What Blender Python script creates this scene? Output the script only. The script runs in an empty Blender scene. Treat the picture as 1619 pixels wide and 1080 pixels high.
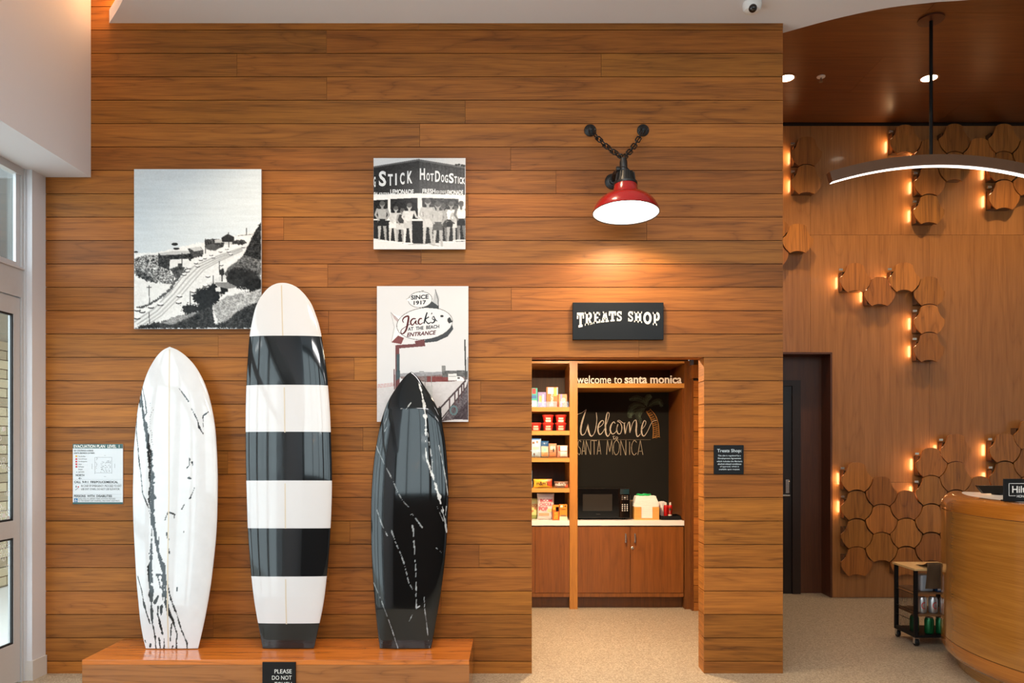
import bpy, bmesh, math, random
import numpy as np
from mathutils import Vector, Matrix

scene = bpy.context.scene
COL = scene.collection
random.seed(7)

# ------------------------------------------------------------------ camera
# wall plane y=0, camera 5 m in front; 1190 px focal length; vanishing point at pixel (812,700)
FPX, VX, VY, CH, CD = 1190.0, 812.0, 700.0, 1.533, 5.0
cam_d = bpy.data.cameras.new('camera')
cam_d.sensor_width = 36.0
cam_d.lens = FPX / 1619.0 * 36.0
cam_d.shift_x = -(VX - 809.5) / 1619.0
cam_d.shift_y = (VY - 540.0) / 1619.0
cam_d.clip_start = 0.05
cam = bpy.data.objects.new('camera', cam_d)
cam.location = (0, -CD, CH)
cam.rotation_euler = (math.radians(90), 0, 0)
COL.objects.link(cam)
scene.camera = cam

# ------------------------------------------------------------------ world, exposure, daylight
scene.view_settings.view_transform = 'Standard'
scene.view_settings.look = 'None'
scene.view_settings.gamma = 1.0
scene.view_settings.use_curve_mapping = False
scene.view_settings.exposure = 0.08
world = bpy.data.worlds.new('sky')
scene.world = world
world.use_nodes = True
bg = world.node_tree.nodes['Background']
bg.inputs['Color'].default_value = (0.80, 0.92, 1.0, 1)
bg.inputs['Strength'].default_value = 4.2

def lamp(name, kind, loc, power, color=(1, 1, 1), rot=(0, 0, 0), **kw):
    d = bpy.data.lights.new(name, kind)
    d.energy = power
    d.color = color
    for k, v in kw.items():
        setattr(d, k, v)
    o = bpy.data.objects.new(name, d)
    o.location = loc
    o.rotation_euler = rot
    COL.objects.link(o)
    return o

WARM = (1.0, 0.62, 0.30)
WARM2 = (1.0, 0.74, 0.46)

def portal(name, loc, rot, sx, sy):
    o = lamp(name, 'AREA', loc, 1.0, rot=rot, shape='RECTANGLE', size=sx, size_y=sy)
    o.data.cycles.is_portal = True
    return o
portal('daylight_portal_back', (1.5, -9.15, 3.6), (math.radians(90), 0, 0), 9.2, 2.8)
portal('daylight_portal_left', (-3.35, -2.85, 1.6), (math.radians(90), 0, math.radians(-90)), 5.4, 3.2)

# added fill lights over the unseen lobby, put in to raise the diffuse light
for (lx_, ly_) in ((-0.4, -3.3), (2.6, -3.3), (-0.4, -6.3), (2.6, -6.3)):
    lamp('lobby_fill_light', 'AREA', (lx_, ly_, 4.295), 75 if lx_ < 0 else 22, (1.0, 0.95, 0.92), shape='RECTANGLE', size=1.5, size_y=0.5)
# recessed wall washers in the white ceiling, out of frame above
for wx in (-1.5, -0.12):
    lamp('wall_washer_light', 'SPOT', (wx, -0.82, 4.30), 110, WARM2, spot_size=math.radians(96), spot_blend=0.6, shadow_soft_size=0.05)
# recessed downlights in the wood ceiling
for dx in (2.37, 3.60, 4.9):
    lamp('downlight_lamp', 'SPOT', (dx, 1.52, 4.66), 95, WARM2, spot_size=math.radians(130), spot_blend=0.8, shadow_soft_size=0.06)
# treats nook ceiling light
lamp('nook_light', 'AREA', (0.50, 0.85, 2.40), 80, WARM2, size=0.14)
# cove strip above the left edge of the white ceiling
for (cx_, cy_) in ((-2.58, -0.10), (-2.36, -0.38), (-2.12, -0.75), (-1.98, -1.2)):
    lamp('cove_light', 'POINT', (cx_, cy_, 4.46), 3.2, (1.0, 0.5, 0.2), shadow_soft_size=0.03)

# ------------------------------------------------------------------ helpers
def W(px, py, Y):
    d = Y + CD
    return Vector(((px - VX) * d / FPX, Y, CH - (py - VY) * d / FPX))
def WX(px, Y=0.0): return (px - VX) * (Y + CD) / FPX
def WZ(py, Y=0.0): return CH - (py - VY) * (Y + CD) / FPX

def lin(c):
    c = c / 255.0
    return c / 12.92 if c <= 0.04045 else ((c + 0.055) / 1.055) ** 2.4
def rgb(r, g, b): return (lin(r), lin(g), lin(b), 1.0)

def setp(b, name, v):
    if name in b.inputs:
        b.inputs[name].default_value = v

_mats = {}
def mat(name, col, rough=0.5, metal=0.0, emit=0.0, coat=0.0, bump=0.0, bscale=60.0, var=0.0, spec=0.5, trans=0.0, ecol=None):
    """plain procedural material: base colour with slight noise variation and relief"""
    if name in _mats:
        return _mats[name]
    m = bpy.data.materials.new(name)
    m.use_nodes = True
    nt = m.node_tree
    b = nt.nodes['Principled BSDF']
    setp(b, 'Base Color', col)
    setp(b, 'Roughness', rough)
    setp(b, 'Metallic', metal)
    setp(b, 'Coat Weight', coat)
    setp(b, 'Coat Roughness', 0.04)
    setp(b, 'Specular IOR Level', spec)
    setp(b, 'Transmission Weight', trans)
    if emit:
        setp(b, 'Emission Color', ecol or col)
        setp(b, 'Emission Strength', emit)
    tc = nt.nodes.new('ShaderNodeTexCoord')
    nz = nt.nodes.new('ShaderNodeTexNoise')
    nz.inputs['Scale'].default_value = bscale
    nz.inputs['Detail'].default_value = 4
    nt.links.new(tc.outputs['Object'], nz.inputs['Vector'])
    if var:
        mx = nt.nodes.new('ShaderNodeMix'); mx.data_type = 'RGBA'
        mx.inputs[6].default_value = tuple(c * (1 - var) for c in col[:3]) + (1,)
        mx.inputs[7].default_value = tuple(min(1, c * (1 + var)) for c in col[:3]) + (1,)
        nt.links.new(nz.outputs['Fac'], mx.inputs[0])
        nt.links.new(mx.outputs[2], b.inputs['Base Color'])
    if bump:
        bp = nt.nodes.new('ShaderNodeBump')
        bp.inputs['Strength'].default_value = bump
        bp.inputs['Distance'].default_value = 0.002
        nt.links.new(nz.outputs['Fac'], bp.inputs['Height'])
        nt.links.new(bp.outputs['Normal'], b.inputs['Normal'])
    _mats[name] = m
    return m

def wood(name, dark, light, axis=0, rough=0.42, scale=1.0, coat=0.0, figure=0.55, tint=True, bump=0.12, spec=0.5):
    """wood with grain along one object axis; every object takes its own stretch of grain and its own tone (object colour)"""
    if name in _mats:
        return _mats[name]
    m = bpy.data.materials.new(name); m.use_nodes = True
    nt = m.node_tree; N = nt.nodes.new; L = nt.links.new
    b = nt.nodes['Principled BSDF']
    setp(b, 'Roughness', rough); setp(b, 'Coat Weight', coat); setp(b, 'Coat Roughness', 0.08); setp(b, 'Specular IOR Level', spec)
    tc = N('ShaderNodeTexCoord'); oi = N('ShaderNodeObjectInfo')
    mul = N('ShaderNodeMath'); mul.operation = 'MULTIPLY'; mul.inputs[1].default_value = 57.0
    L(oi.outputs['Random'], mul.inputs[0])
    add = N('ShaderNodeVectorMath'); add.operation = 'ADD'
    L(tc.outputs['Object'], add.inputs[0]); L(mul.outputs[0], add.inputs[1])
    def mapped(al, ac):
        mp = N('ShaderNodeMapping')
        s = [ac * scale] * 3; s[axis] = al * scale
        mp.inputs['Scale'].default_value = s
        L(add.outputs[0], mp.inputs['Vector'])
        return mp
    big = N('ShaderNodeTexNoise'); big.inputs['Scale'].default_value = 1.0; big.inputs['Detail'].default_value = 3; big.inputs['Distortion'].default_value = 0.8
    L(mapped(0.5, 6.0).outputs[0], big.inputs['Vector'])
    ring = N('ShaderNodeMath'); ring.operation = 'MULTIPLY'; ring.inputs[1].default_value = 26.0
    L(big.outputs['Fac'], ring.inputs[0])
    sn0 = N('ShaderNodeMath'); sn0.operation = 'SINE'; L(ring.outputs[0], sn0.inputs[0])
    sn1 = N('ShaderNodeMath'); sn1.operation = 'ABSOLUTE'; L(sn0.outputs[0], sn1.inputs[0])
    sn = N('ShaderNodeMath'); sn.operation = 'POWER'; sn.inputs[1].default_value = 0.35; L(sn1.outputs[0], sn.inputs[0])
    streak = N('ShaderNodeTexNoise'); streak.inputs['Scale'].default_value = 1.0; streak.inputs['Detail'].default_value = 6; streak.inputs['Roughness'].default_value = 0.6
    L(mapped(0.9, 30.0).outputs[0], streak.inputs['Vector'])
    fine = N('ShaderNodeTexNoise'); fine.inputs['Scale'].default_value = 1.0; fine.inputs['Detail'].default_value = 4
    L(mapped(5.0, 170.0).outputs[0], fine.inputs['Vector'])
    def mad(a, k, c):
        n = N('ShaderNodeMath'); n.operation = 'MULTIPLY_ADD'; L(a, n.inputs[0]); n.inputs[1].default_value = k
        if isinstance(c, (int, float)): n.inputs[2].default_value = c
        else: L(c, n.inputs[2])
        return n.outputs[0]
    v = mad(streak.outputs['Fac'], 0.75, -0.05)
    v = mad(fine.outputs['Fac'], 0.75, v)
    v = mad(sn.outputs[0], 0.55 * figure, v)
    v = mad(big.outputs['Fac'], 0.5 * figure, v)
    cl = mad(v, 0.86, -0.14 - 0.36 * figure); 
    n = cl.node; n.use_clamp = True
    cr = N('ShaderNodeValToRGB')
    cr.color_ramp.elements[0].color = dark; cr.color_ramp.elements[0].position = 0.12
    cr.color_ramp.elements[1].color = light; cr.color_ramp.elements[1].position = 0.78
    L(cl, cr.inputs[0])
    out = cr.outputs[0]
    if tint:
        mx = N('ShaderNodeMix'); mx.data_type = 'RGBA'; mx.blend_type = 'MULTIPLY'; mx.inputs[0].default_value = 1.0
        L(out, mx.inputs[6]); L(oi.outputs['Color'], mx.inputs[7]); out = mx.outputs[2]
    L(out, b.inputs['Base Color'])
    bp = N('ShaderNodeBump'); bp.inputs['Strength'].default_value = bump; bp.inputs['Distance'].default_value = 0.001
    L(fine.outputs['Fac'], bp.inputs['Height']); L(bp.outputs['Normal'], b.inputs['Normal'])
    _mats[name] = m
    return m

def attr_mat(name, rough=0.12, coat=0.5, spec=0.5):
    """material that shows the colours printed on the surface (a colour attribute computed below)"""
    if name in _mats:
        return _mats[name]
    m = bpy.data.materials.new(name); m.use_nodes = True
    nt = m.node_tree; b = nt.nodes['Principled BSDF']
    a = nt.nodes.new('ShaderNodeAttribute'); a.attribute_name = 'print'
    nt.links.new(a.outputs['Color'], b.inputs['Base Color'])
    setp(b, 'Roughness', rough); setp(b, 'Coat Weight', coat); setp(b, 'Coat Roughness', 0.03); setp(b, 'Specular IOR Level', spec)
    _mats[name] = m
    return m

def glass_mat(name, tint=(1, 1, 1, 1), refl=0.12):
    if name in _mats:
        return _mats[name]
    m = bpy.data.materials.new(name); m.use_nodes = True
    nt = m.node_tree; nt.nodes.clear()
    o = nt.nodes.new('ShaderNodeOutputMaterial'); t = nt.nodes.new('ShaderNodeBsdfTransparent'); g = nt.nodes.new('ShaderNodeBsdfGlossy')
    mx = nt.nodes.new('ShaderNodeMixShader'); mx.inputs[0].default_value = refl
    t.inputs['Color'].default_value = tint; g.inputs['Roughness'].default_value = 0.02
    nt.links.new(t.outputs[0], mx.inputs[1]); nt.links.new(g.outputs[0], mx.inputs[2]); nt.links.new(mx.outputs[0], o.inputs[0])
    _mats[name] = m
    return m

def finish(o, parent=None, label=None, cat=None, group=None, kind=None):
    if parent is not None:
        o.parent = parent
        o.matrix_parent_inverse = Matrix.Translation(-Vector(parent.location))
    if label: o['label'] = label
    if cat: o['category'] = cat
    if group: o['group'] = group
    if kind: o['kind'] = kind
    return o

def mesh(name, verts, faces, m=None, parent=None, loc=(0, 0, 0), smooth=False, **kw):
    me = bpy.data.meshes.new(name)
    me.from_pydata([tuple(v) for v in verts], [], faces)
    me.update()
    if m: me.materials.append(m)
    if smooth:
        me.polygons.foreach_set('use_smooth', [True] * len(me.polygons))
    o = bpy.data.objects.new(name, me)
    o.location = loc
    COL.objects.link(o)
    return finish(o, parent, **kw)

def bm_obj(name, bm, m=None, parent=None, loc=(0, 0, 0), smooth=False, **kw):
    bmesh.ops.recalc_face_normals(bm, faces=bm.faces)
    me = bpy.data.meshes.new(name); bm.to_mesh(me); bm.free()
    if m: me.materials.append(m)
    if smooth:
        me.polygons.foreach_set('use_smooth', [True] * len(me.polygons))
    o = bpy.data.objects.new(name, me); o.location = loc
    COL.objects.link(o)
    return finish(o, parent, **kw)

def thing(name, loc, label, cat, group=None, kind=None):
    o = bpy.data.objects.new(name, None)
    o.empty_display_size = 0.1
    o.location = loc
    COL.objects.link(o)
    return finish(o, None, label, cat, group, kind)

def add_box(bm, x0, x1, y0, y1, z0, z1):
    vs = [bm.verts.new(p) for p in ((x0, y0, z0), (x1, y0, z0), (x1, y1, z0), (x0, y1, z0), (x0, y0, z1), (x1, y0, z1), (x1, y1, z1), (x0, y1, z1))]
    for f in ((0, 3, 2, 1), (4, 5, 6, 7), (0, 1, 5, 4), (1, 2, 6, 5), (2, 3, 7, 6), (3, 0, 4, 7)):
        bm.faces.new([vs[i] for i in f])

def box(name, x0, x1, y0, y1, z0, z1, m, parent=None, bevel=0.0, seg=2, **kw):
    c = Vector(((x0 + x1) / 2, (y0 + y1) / 2, (z0 + z1) / 2))
    bm = bmesh.new()
    add_box(bm, x0 - c.x, x1 - c.x, y0 - c.y, y1 - c.y, z0 - c.z, z1 - c.z)
    if bevel:
        bmesh.ops.bevel(bm, geom=list(bm.edges), offset=bevel, segments=seg, affect='EDGES', profile=0.5)
    return bm_obj(name, bm, m, parent, c, **kw)

def boxes(name, lst, m, parent=None, **kw):
    """one rigid piece made of several boxes (a frame, a bracket)"""
    c = Vector(((lst[0][0] + lst[0][1]) / 2, (lst[0][2] + lst[0][3]) / 2, (lst[0][4] + lst[0][5]) / 2))
    bm = bmesh.new()
    for (x0, x1, y0, y1, z0, z1) in lst:
        add_box(bm, x0 - c.x, x1 - c.x, y0 - c.y, y1 - c.y, z0 - c.z, z1 - c.z)
    return bm_obj(name, bm, m, parent, c, **kw)

def prism(name, pts, y0, y1, m, parent=None, bevel=0.0, **kw):
    """outline in (x,z) given depth from y0 (front) to y1"""
    cx = sum(p[0] for p in pts) / len(pts); cz = sum(p[1] for p in pts) / len(pts)
    n = len(pts)
    bm = bmesh.new()
    f = [bm.verts.new((p[0] - cx, y0 - (y0 + y1) / 2, p[1] - cz)) for p in pts]
    k = [bm.verts.new((p[0] - cx, y1 - (y0 + y1) / 2, p[1] - cz)) for p in pts]
    bm.faces.new(f); bm.faces.new(k[::-1])
    for i in range(n):
        bm.faces.new((f[i], f[(i + 1) % n], k[(i + 1) % n], k[i]))
    return bm_obj(name, bm, m, parent, (cx, (y0 + y1) / 2, cz), **kw)

def slab(name, pts, z0, z1, m, parent=None, **kw):
    """outline in (x,y), from z0 to z1"""
    n = len(pts); bm = bmesh.new()
    a = [bm.verts.new((p[0], p[1], z0)) for p in pts]; b = [bm.verts.new((p[0], p[1], z1)) for p in pts]
    bm.faces.new(a); bm.faces.new(b[::-1])
    for i in range(n):
        bm.faces.new((a[i], a[(i + 1) % n], b[(i + 1) % n], b[i]))
    return bm_obj(name, bm, m, parent, **kw)

def lathe(name, prof, loc, m, parent=None, seg=32, rot=None, cap=True, smooth=True, **kw):
    """profile [(r,z)] turned about z"""
    verts, faces = [], []
    for (r, z) in prof:
        for i in range(seg):
            a = 2 * math.pi * i / seg
            v = Vector((r * math.cos(a), r * math.sin(a), z))
            if rot: v = rot @ v
            verts.append(v)
    for j in range(len(prof) - 1):
        for i in range(seg):
            faces.append((j * seg + i, j * seg + (i + 1) % seg, (j + 1) * seg + (i + 1) % seg, (j + 1) * seg + i))
    if cap:
        faces.append(tuple(range(seg))[::-1]); faces.append(tuple((len(prof) - 1) * seg + i for i in range(seg)))
    bm = bmesh.new()
    vs = [bm.verts.new(v) for v in verts]
    for f in faces:
        bm.faces.new([vs[i] for i in f])
    bmesh.ops.remove_doubles(bm, verts=bm.verts, dist=1e-6)
    o = bm_obj(name, bm, m, parent, loc, **kw)
    if smooth:
        sm(o)
    return o

def sm(o, ang=35):
    me = o.data
    me.polygons.foreach_set('use_smooth', [True] * len(me.polygons))
    me.set_sharp_from_angle(angle=math.radians(ang))

def tube_into(bm, pts, r, seg=8, closed=False):
    pts = [Vector(p) for p in pts]; n = len(pts); rings = []
    for i, p in enumerate(pts):
        if closed: t = pts[(i + 1) % n] - pts[i - 1]
        else: t = pts[min(i + 1, n - 1)] - pts[max(i - 1, 0)]
        t.normalize()
        ref = Vector((0, 0, 1)) if abs(t.z) < 0.9 else Vector((0, 1, 0))
        u = t.cross(ref).normalized(); v = t.cross(u)
        rr = r[i] if isinstance(r, (list, tuple)) else r
        rings.append([bm.verts.new(p + (u * math.cos(2 * math.pi * k / seg) + v * math.sin(2 * math.pi * k / seg)) * rr) for k in range(seg)])
    m = n if closed else n - 1
    for i in range(m):
        a, b = rings[i], rings[(i + 1) % n]
        for k in range(seg):
            bm.faces.new((a[k], a[(k + 1) % seg], b[(k + 1) % seg], b[k]))
    if not closed:
        bm.faces.new(rings[0][::-1]); bm.faces.new(rings[-1])

def tube(name, pts, r, m, parent=None, seg=10, closed=False, **kw):
    c = Vector(pts[0]); bm = bmesh.new()
    tube_into(bm, [Vector(p) - c for p in pts], r, seg, closed)
    o = bm_obj(name, bm, m, parent, c, **kw); sm(o, 50)
    return o

def catmull(pts, k=8):
    pts = [np.array(p, float) for p in pts]; out = []
    n = len(pts)
    for i in range(n - 1):
        p0, p1, p2, p3 = pts[max(i - 1, 0)], pts[i], pts[i + 1], pts[min(i + 2, n - 1)]
        for t in np.linspace(0, 1, k, endpoint=False):
            out.append(0.5 * ((2 * p1) + (-p0 + p2) * t + (2 * p0 - 5 * p1 + 4 * p2 - p3) * t * t + (-p0 + 3 * p1 - 3 * p2 + p3) * t ** 3))
    out.append(pts[-1])
    return out

def text_verts(s, bold=0.0, shear=0.0):
    cu = bpy.data.curves.new('lettering', 'FONT'); cu.body = s; cu.offset = bold; cu.shear = shear; cu.resolution_u = 3
    o = bpy.data.objects.new('lettering', cu)
    me = o.to_mesh()
    v = [tuple(p.co) for p in me.vertices]; f = [tuple(p.vertices) for p in me.polygons]
    o.to_mesh_clear(); bpy.data.objects.remove(o); bpy.data.curves.remove(cu)
    return v, f

def text(name, s, x0, x1, z0, z1, y, m, parent, bold=0.0, shear=0.0, depth=0.0, slope=0.0, keep=False, label=None, rot=None):
    """flat lettering facing the camera side (-y), fitted into the box x0..x1, z0..z1"""
    v, f = text_verts(s, bold, shear)
    xs = [p[0] for p in v]; ys = [p[1] for p in v]
    sx = (x1 - x0) / (max(xs) - min(xs)); sz = (z1 - z0) / (max(ys) - min(ys))
    if keep: sx = sz = min(sx, sz)
    w = (max(xs) - min(xs)) * sx
    ox = (x0 + x1 - w) / 2
    vv = []
    for p in v:
        X = ox + (p[0] - min(xs)) * sx; Z = z0 + (p[1] - min(ys)) * sz + slope * (X - x0)
        vv.append((X, y, Z))
    ff = [t for t in f]
    if depth:
        n = len(vv); vv += [(a, b + depth, c) for a, b, c in vv]
        bm = bmesh.new(); vs = [bm.verts.new(p) for p in vv]
        from collections import Counter
        ec = Counter()
        for t in f:
            for i in range(len(t)):
                ec[frozenset((t[i], t[(i + 1) % len(t)]))] += 1
            try: bm.faces.new([vs[i] for i in t]); bm.faces.new([vs[i + n] for i in t][::-1])
            except ValueError: pass
        for e, k in ec.items():
            if k == 1:
                a, b = tuple(e)
                try: bm.faces.new((vs[a], vs[b], vs[b + n], vs[a + n]))
                except ValueError: pass
        return bm_obj(name, bm, m, parent, label=label)
    return mesh(name, vv, ff, m, parent, label=label)

def ribbon(name, strokes, y, m, parent, conv, jitter=0.0):
    """flat drawn strokes: each stroke a list of (px,py,width_px); conv maps pixels to (x,z), second value is metres per pixel"""
    verts, faces = [], []
    f, k = conv
    rnd = random.Random(3)
    for st in strokes:
        st = [p if len(p) == 3 else (p[0], p[1], 2.0) for p in st]
        pts = catmull([(p[0], p[1], p[2]) for p in st], 5) if len(st) > 2 else [np.array(p, float) for p in st]
        base = len(verts)
        for i, p in enumerate(pts):
            a = pts[min(i + 1, len(pts) - 1)] - pts[max(i - 1, 0)]
            L = math.hypot(a[0], a[1]) or 1
            nx, ny = -a[1] / L, a[0] / L
            h = p[2] / 2 * (1 + rnd.uniform(-jitter, jitter))
            for s in (1, -1):
                x, z = f(p[0] + s * nx * h, p[1] + s * ny * h)
                verts.append((x, y, z))
        for i in range(len(pts) - 1):
            faces.append((base + 2 * i, base + 2 * i + 1, base + 2 * i + 3, base + 2 * i + 2))
    return mesh(name, verts, faces, m, parent)

# ---- tiny numpy painter for flat prints (photographs, marbling)
def vnoise(h, w, cell, seed, octaves=4):
    r = np.random.RandomState(seed); out = np.zeros((h, w)); amp, tot = 1.0, 0.0
    for o in range(octaves):
        cx = max(cell[0] / 2 ** o, 1.0); cy = max(cell[1] / 2 ** o, 1.0)
        gw = int(w / cx) + 3; gh = int(h / cy) + 3
        g = r.rand(gh, gw)
        xs = np.arange(w) / cx; ys = np.arange(h) / cy
        xi = xs.astype(int); yi = ys.astype(int); fx = xs - xi; fy = (ys - yi)[:, None]
        fx = fx * fx * (3 - 2 * fx); fy = fy * fy * (3 - 2 * fy)
        a = g[yi][:, xi] * (1 - fx) + g[yi][:, xi + 1] * fx
        b = g[yi + 1][:, xi] * (1 - fx) + g[yi + 1][:, xi + 1] * fx
        out += amp * (a * (1 - fy) + b * fy); tot += amp; amp *= 0.55
    return out / tot - 0.5

class Canvas:
    def __init__(s, x0, y0, x1, y1, step, base, seed=1):
        s.x0, s.y0, s.step = x0, y0, step
        s.w = int(round((x1 - x0) / step)) + 1; s.h = int(round((y1 - y0) / step)) + 1
        s.X = x0 + np.arange(s.w) * step; s.Y = y0 + np.arange(s.h) * step
        s.a = np.zeros((s.h, s.w, 3)); s.a[:] = base
        s.n = vnoise(s.h, s.w, (14 / step, 14 / step), seed, 4)
        s.nf = vnoise(s.h, s.w, (6 / step, 6 / step), seed + 1, 2)
    def _win(s, xa, ya, xb, yb):
        i0 = max(int((ya - s.y0) / s.step), 0); i1 = min(int((yb - s.y0) / s.step) + 2, s.h)
        j0 = max(int((xa - s.x0) / s.step), 0); j1 = min(int((xb - s.x0) / s.step) + 2, s.w)
        return i0, i1, j0, j1
    def _put(s, win, mask, val, noise, fine=0):
        i0, i1, j0, j1 = win
        v = np.array(val if isinstance(val, (tuple, list)) else (val,) * 3, float)
        t = (s.n[i0:i1, j0:j1] * noise * 2 + s.nf[i0:i1, j0:j1] * fine * 2)[..., None]
        sub = s.a[i0:i1, j0:j1]
        sub[mask] = (v + t)[mask]
    def poly(s, pts, val, noise=0, fine=0, edge=0):
        xs = [p[0] for p in pts]; ys = [p[1] for p in pts]
        win = s._win(min(xs) - edge, min(ys) - edge, max(xs) + edge, max(ys) + edge); i0, i1, j0, j1 = win
        if i1 <= i0 or j1 <= j0: return
        X, Y = np.meshgrid(s.X[j0:j1], s.Y[i0:i1])
        if edge:
            X = X + s.n[i0:i1, j0:j1] * edge * 2; Y = Y + s.nf[i0:i1, j0:j1] * edge * 2
        m = np.zeros(X.shape, bool); n = len(pts)
        for k in range(n):
            (xa, ya), (xb, yb) = pts[k], pts[(k + 1) % n]
            if ya == yb: continue
            c = ((ya > Y) != (yb > Y)) & (X < (xb - xa) * (Y - ya) / (yb - ya) + xa)
            m ^= c
        s._put(win, m, val, noise, fine)
    def ell(s, cx, cy, rx, ry, val, rot=0, noise=0, edge=0, a0=0, a1=360):
        r = math.radians(rot)
        s.poly([(cx + rx * math.cos(t) * math.cos(r) - ry * math.sin(t) * math.sin(r), cy + rx * math.cos(t) * math.sin(r) + ry * math.sin(t) * math.cos(r)) for t in np.radians(np.linspace(a0, a1, 28))], val, noise, 0, edge)
    def stroke(s, pts, val, w=None, rough=0.0, noise=0, broken=0.0):
        pts = [(p[0], p[1], p[2] if len(p) > 2 else w) for p in pts]
        for (xa, ya, wa), (xb, yb, wb) in zip(pts[:-1], pts[1:]):
            mw = max(wa, wb) / 2 * (1 + rough) + 1
            win = s._win(min(xa, xb) - mw, min(ya, yb) - mw, max(xa, xb) + mw, max(ya, yb) + mw); i0, i1, j0, j1 = win
            if i1 <= i0 or j1 <= j0: continue
            X, Y = np.meshgrid(s.X[j0:j1], s.Y[i0:i1])
            dx, dy = xb - xa, yb - ya; L = dx * dx + dy * dy or 1
            t = np.clip(((X - xa) * dx + (Y - ya) * dy) / L, 0, 1)
            d = np.hypot(X - xa - t * dx, Y - ya - t * dy)
            half = (wa + (wb - wa) * t) / 2 * (1 + rough * 3.2 * s.nf[i0:i1, j0:j1] + rough * 2 * s.n[i0:i1, j0:j1])
            m = d <= half
            if broken: m &= s.nf[i0:i1, j0:j1] > -0.5 + broken
            s._put(win, m, val, noise)
    def soften(s, n=1, grain=0):
        for _ in range(n):
            p = np.pad(s.a, ((1, 1), (1, 1), (0, 0)), mode='edge')
            s.a = (p[1:-1, 1:-1] * 2 + p[:-2, 1:-1] + p[2:, 1:-1] + p[1:-1, :-2] + p[1:-1, 2:]) / 6
        s.a = s.a + (s.nf * grain)[..., None]
    def linear(s):
        c = np.clip(s.a, 0, 255) / 255.0
        return np.where(c <= 0.04045, c / 12.92, ((c + 0.055) / 1.055) ** 2.4)

def print_mesh(name, cv, x0, x1, z0, z1, y, m, parent):
    """a flat sheet carrying a painted picture"""
    h, w = cv.h, cv.w
    xs = np.linspace(x0, x1, w); zs = np.linspace(z1, z0, h)
    co = np.zeros((h, w, 3)); co[..., 0] = xs; co[..., 1] = y; co[..., 2] = zs[:, None]
    idx = np.arange(h * w).reshape(h, w)
    q = np.stack([idx[:-1, :-1], idx[1:, :-1], idx[1:, 1:], idx[:-1, 1:]], -1).reshape(-1, 4)
    return grid_obj(name, co.reshape(-1, 3), q, cv.linear().reshape(-1, 3), m, parent)

def grid_obj(name, co, quads, cols, m, parent=None, smooth=False):
    me = bpy.data.meshes.new(name)
    me.vertices.add(len(co)); me.vertices.foreach_set('co', co.astype(np.float32).ravel())
    nq = len(quads)
    me.loops.add(nq * 4); me.loops.foreach_set('vertex_index', quads.astype(np.int32).ravel())
    me.polygons.add(nq); me.polygons.foreach_set('loop_start', np.arange(0, nq * 4, 4, dtype=np.int32))
    me.update(calc_edges=True)
    if cols is not None:
        at = me.attributes.new('print', 'FLOAT_COLOR', 'POINT')
        c4 = np.ones((len(co), 4), np.float32); c4[:, :3] = cols
        at.data.foreach_set('color', c4.ravel())
    if smooth:
        me.polygons.foreach_set('use_smooth', [True] * nq)
    me.materials.append(m); me.validate()
    o = bpy.data.objects.new(name, me); COL.objects.link(o)
    return finish(o, parent)

# ------------------------------------------------------------------ materials
TEAK = wood('teak_planks', rgb(77, 38, 12), rgb(173, 106, 41), axis=0, rough=0.48, spec=0.28)
TEAK_Y = wood('teak_planks_return', rgb(77, 38, 12), rgb(173, 106, 41), axis=1, rough=0.48, spec=0.28)
BENCHW = wood('bench_walnut', rgb(112, 60, 26), rgb(196, 124, 62), axis=0, rough=0.22, coat=0.6, figure=0.8)
CABW = wood('cabinet_veneer', rgb(86, 46, 15), rgb(140, 82, 32), axis=2, rough=0.35, figure=0.5)
CABTRIM = wood('cabinet_trim', rgb(146, 88, 28), rgb(200, 134, 56), axis=2, rough=0.35, figure=0.2)
CABTRIM_X = wood('cabinet_trim_long', rgb(164, 106, 44), rgb(218, 158, 80), axis=0, rough=0.35, figure=0.2)
CABDARK = wood('cabinet_interior', rgb(44, 23, 10), rgb(78, 42, 19), axis=2, rough=0.5, figure=0.3)
PANELW = wood('wall_panel_veneer', rgb(128, 78, 38), rgb(176, 116, 62), axis=2, rough=0.30, scale=0.7, coat=0.3, figure=0.5)
CEILW = wood('ceiling_veneer', rgb(84, 46, 18), rgb(134, 80, 36), axis=0, rough=0.35, scale=0.7, figure=0.4)
TILEW = wood('tile_veneer', rgb(90, 48, 17), rgb(182, 114, 50), axis=2, rough=0.32, figure=0.7, coat=0.2)
DESKW = wood('desk_veneer', rgb(150, 92, 40), rgb(206, 146, 76), axis=0, rough=0.22, figure=0.5, coat=0.6)
RIMW = wood('desk_rim', rgb(156, 90, 34), rgb(208, 136, 60), axis=0, rough=0.22, figure=0.3, coat=0.6)
PLY = wood('pale_plywood', rgb(196, 156, 98), rgb(228, 190, 132), axis=0, rough=0.4, figure=0.2)
BAMBOO = wood('bamboo', rgb(200, 140, 66), rgb(226, 170, 92), axis=0, rough=0.4, figure=0.1)
CORE = mat('groove_backing', rgb(40, 22, 12), 0.8)
WHITEP = mat('white_ceiling_paint', rgb(236, 238, 246), 0.7, bump=0.05, bscale=200)
WALLP = mat('wallcovering', rgb(214, 213, 218), 0.7, bump=0.25, bscale=320, var=0.03)
ALU = mat('brushed_aluminium', rgb(192, 190, 191), 0.45, metal=0.1, var=0.03)
ALU_L = mat('pale_aluminium', rgb(205, 205, 208), 0.4, metal=0.2)
BLACK = mat('matte_black', rgb(15, 15, 16), 0.5, spec=0.3)
BLACKG = mat('gloss_black', rgb(10, 10, 11), 0.08, coat=0.5)
IRON = mat('cast_iron_black', rgb(20, 20, 21), 0.42, bump=0.15, bscale=150)
BLACKS = mat('sign_black', rgb(20, 22, 25), 0.45, var=0.1, bscale=12, spec=0.25)
WHITE = mat('white_plastic', rgb(236, 236, 236), 0.4)
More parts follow.
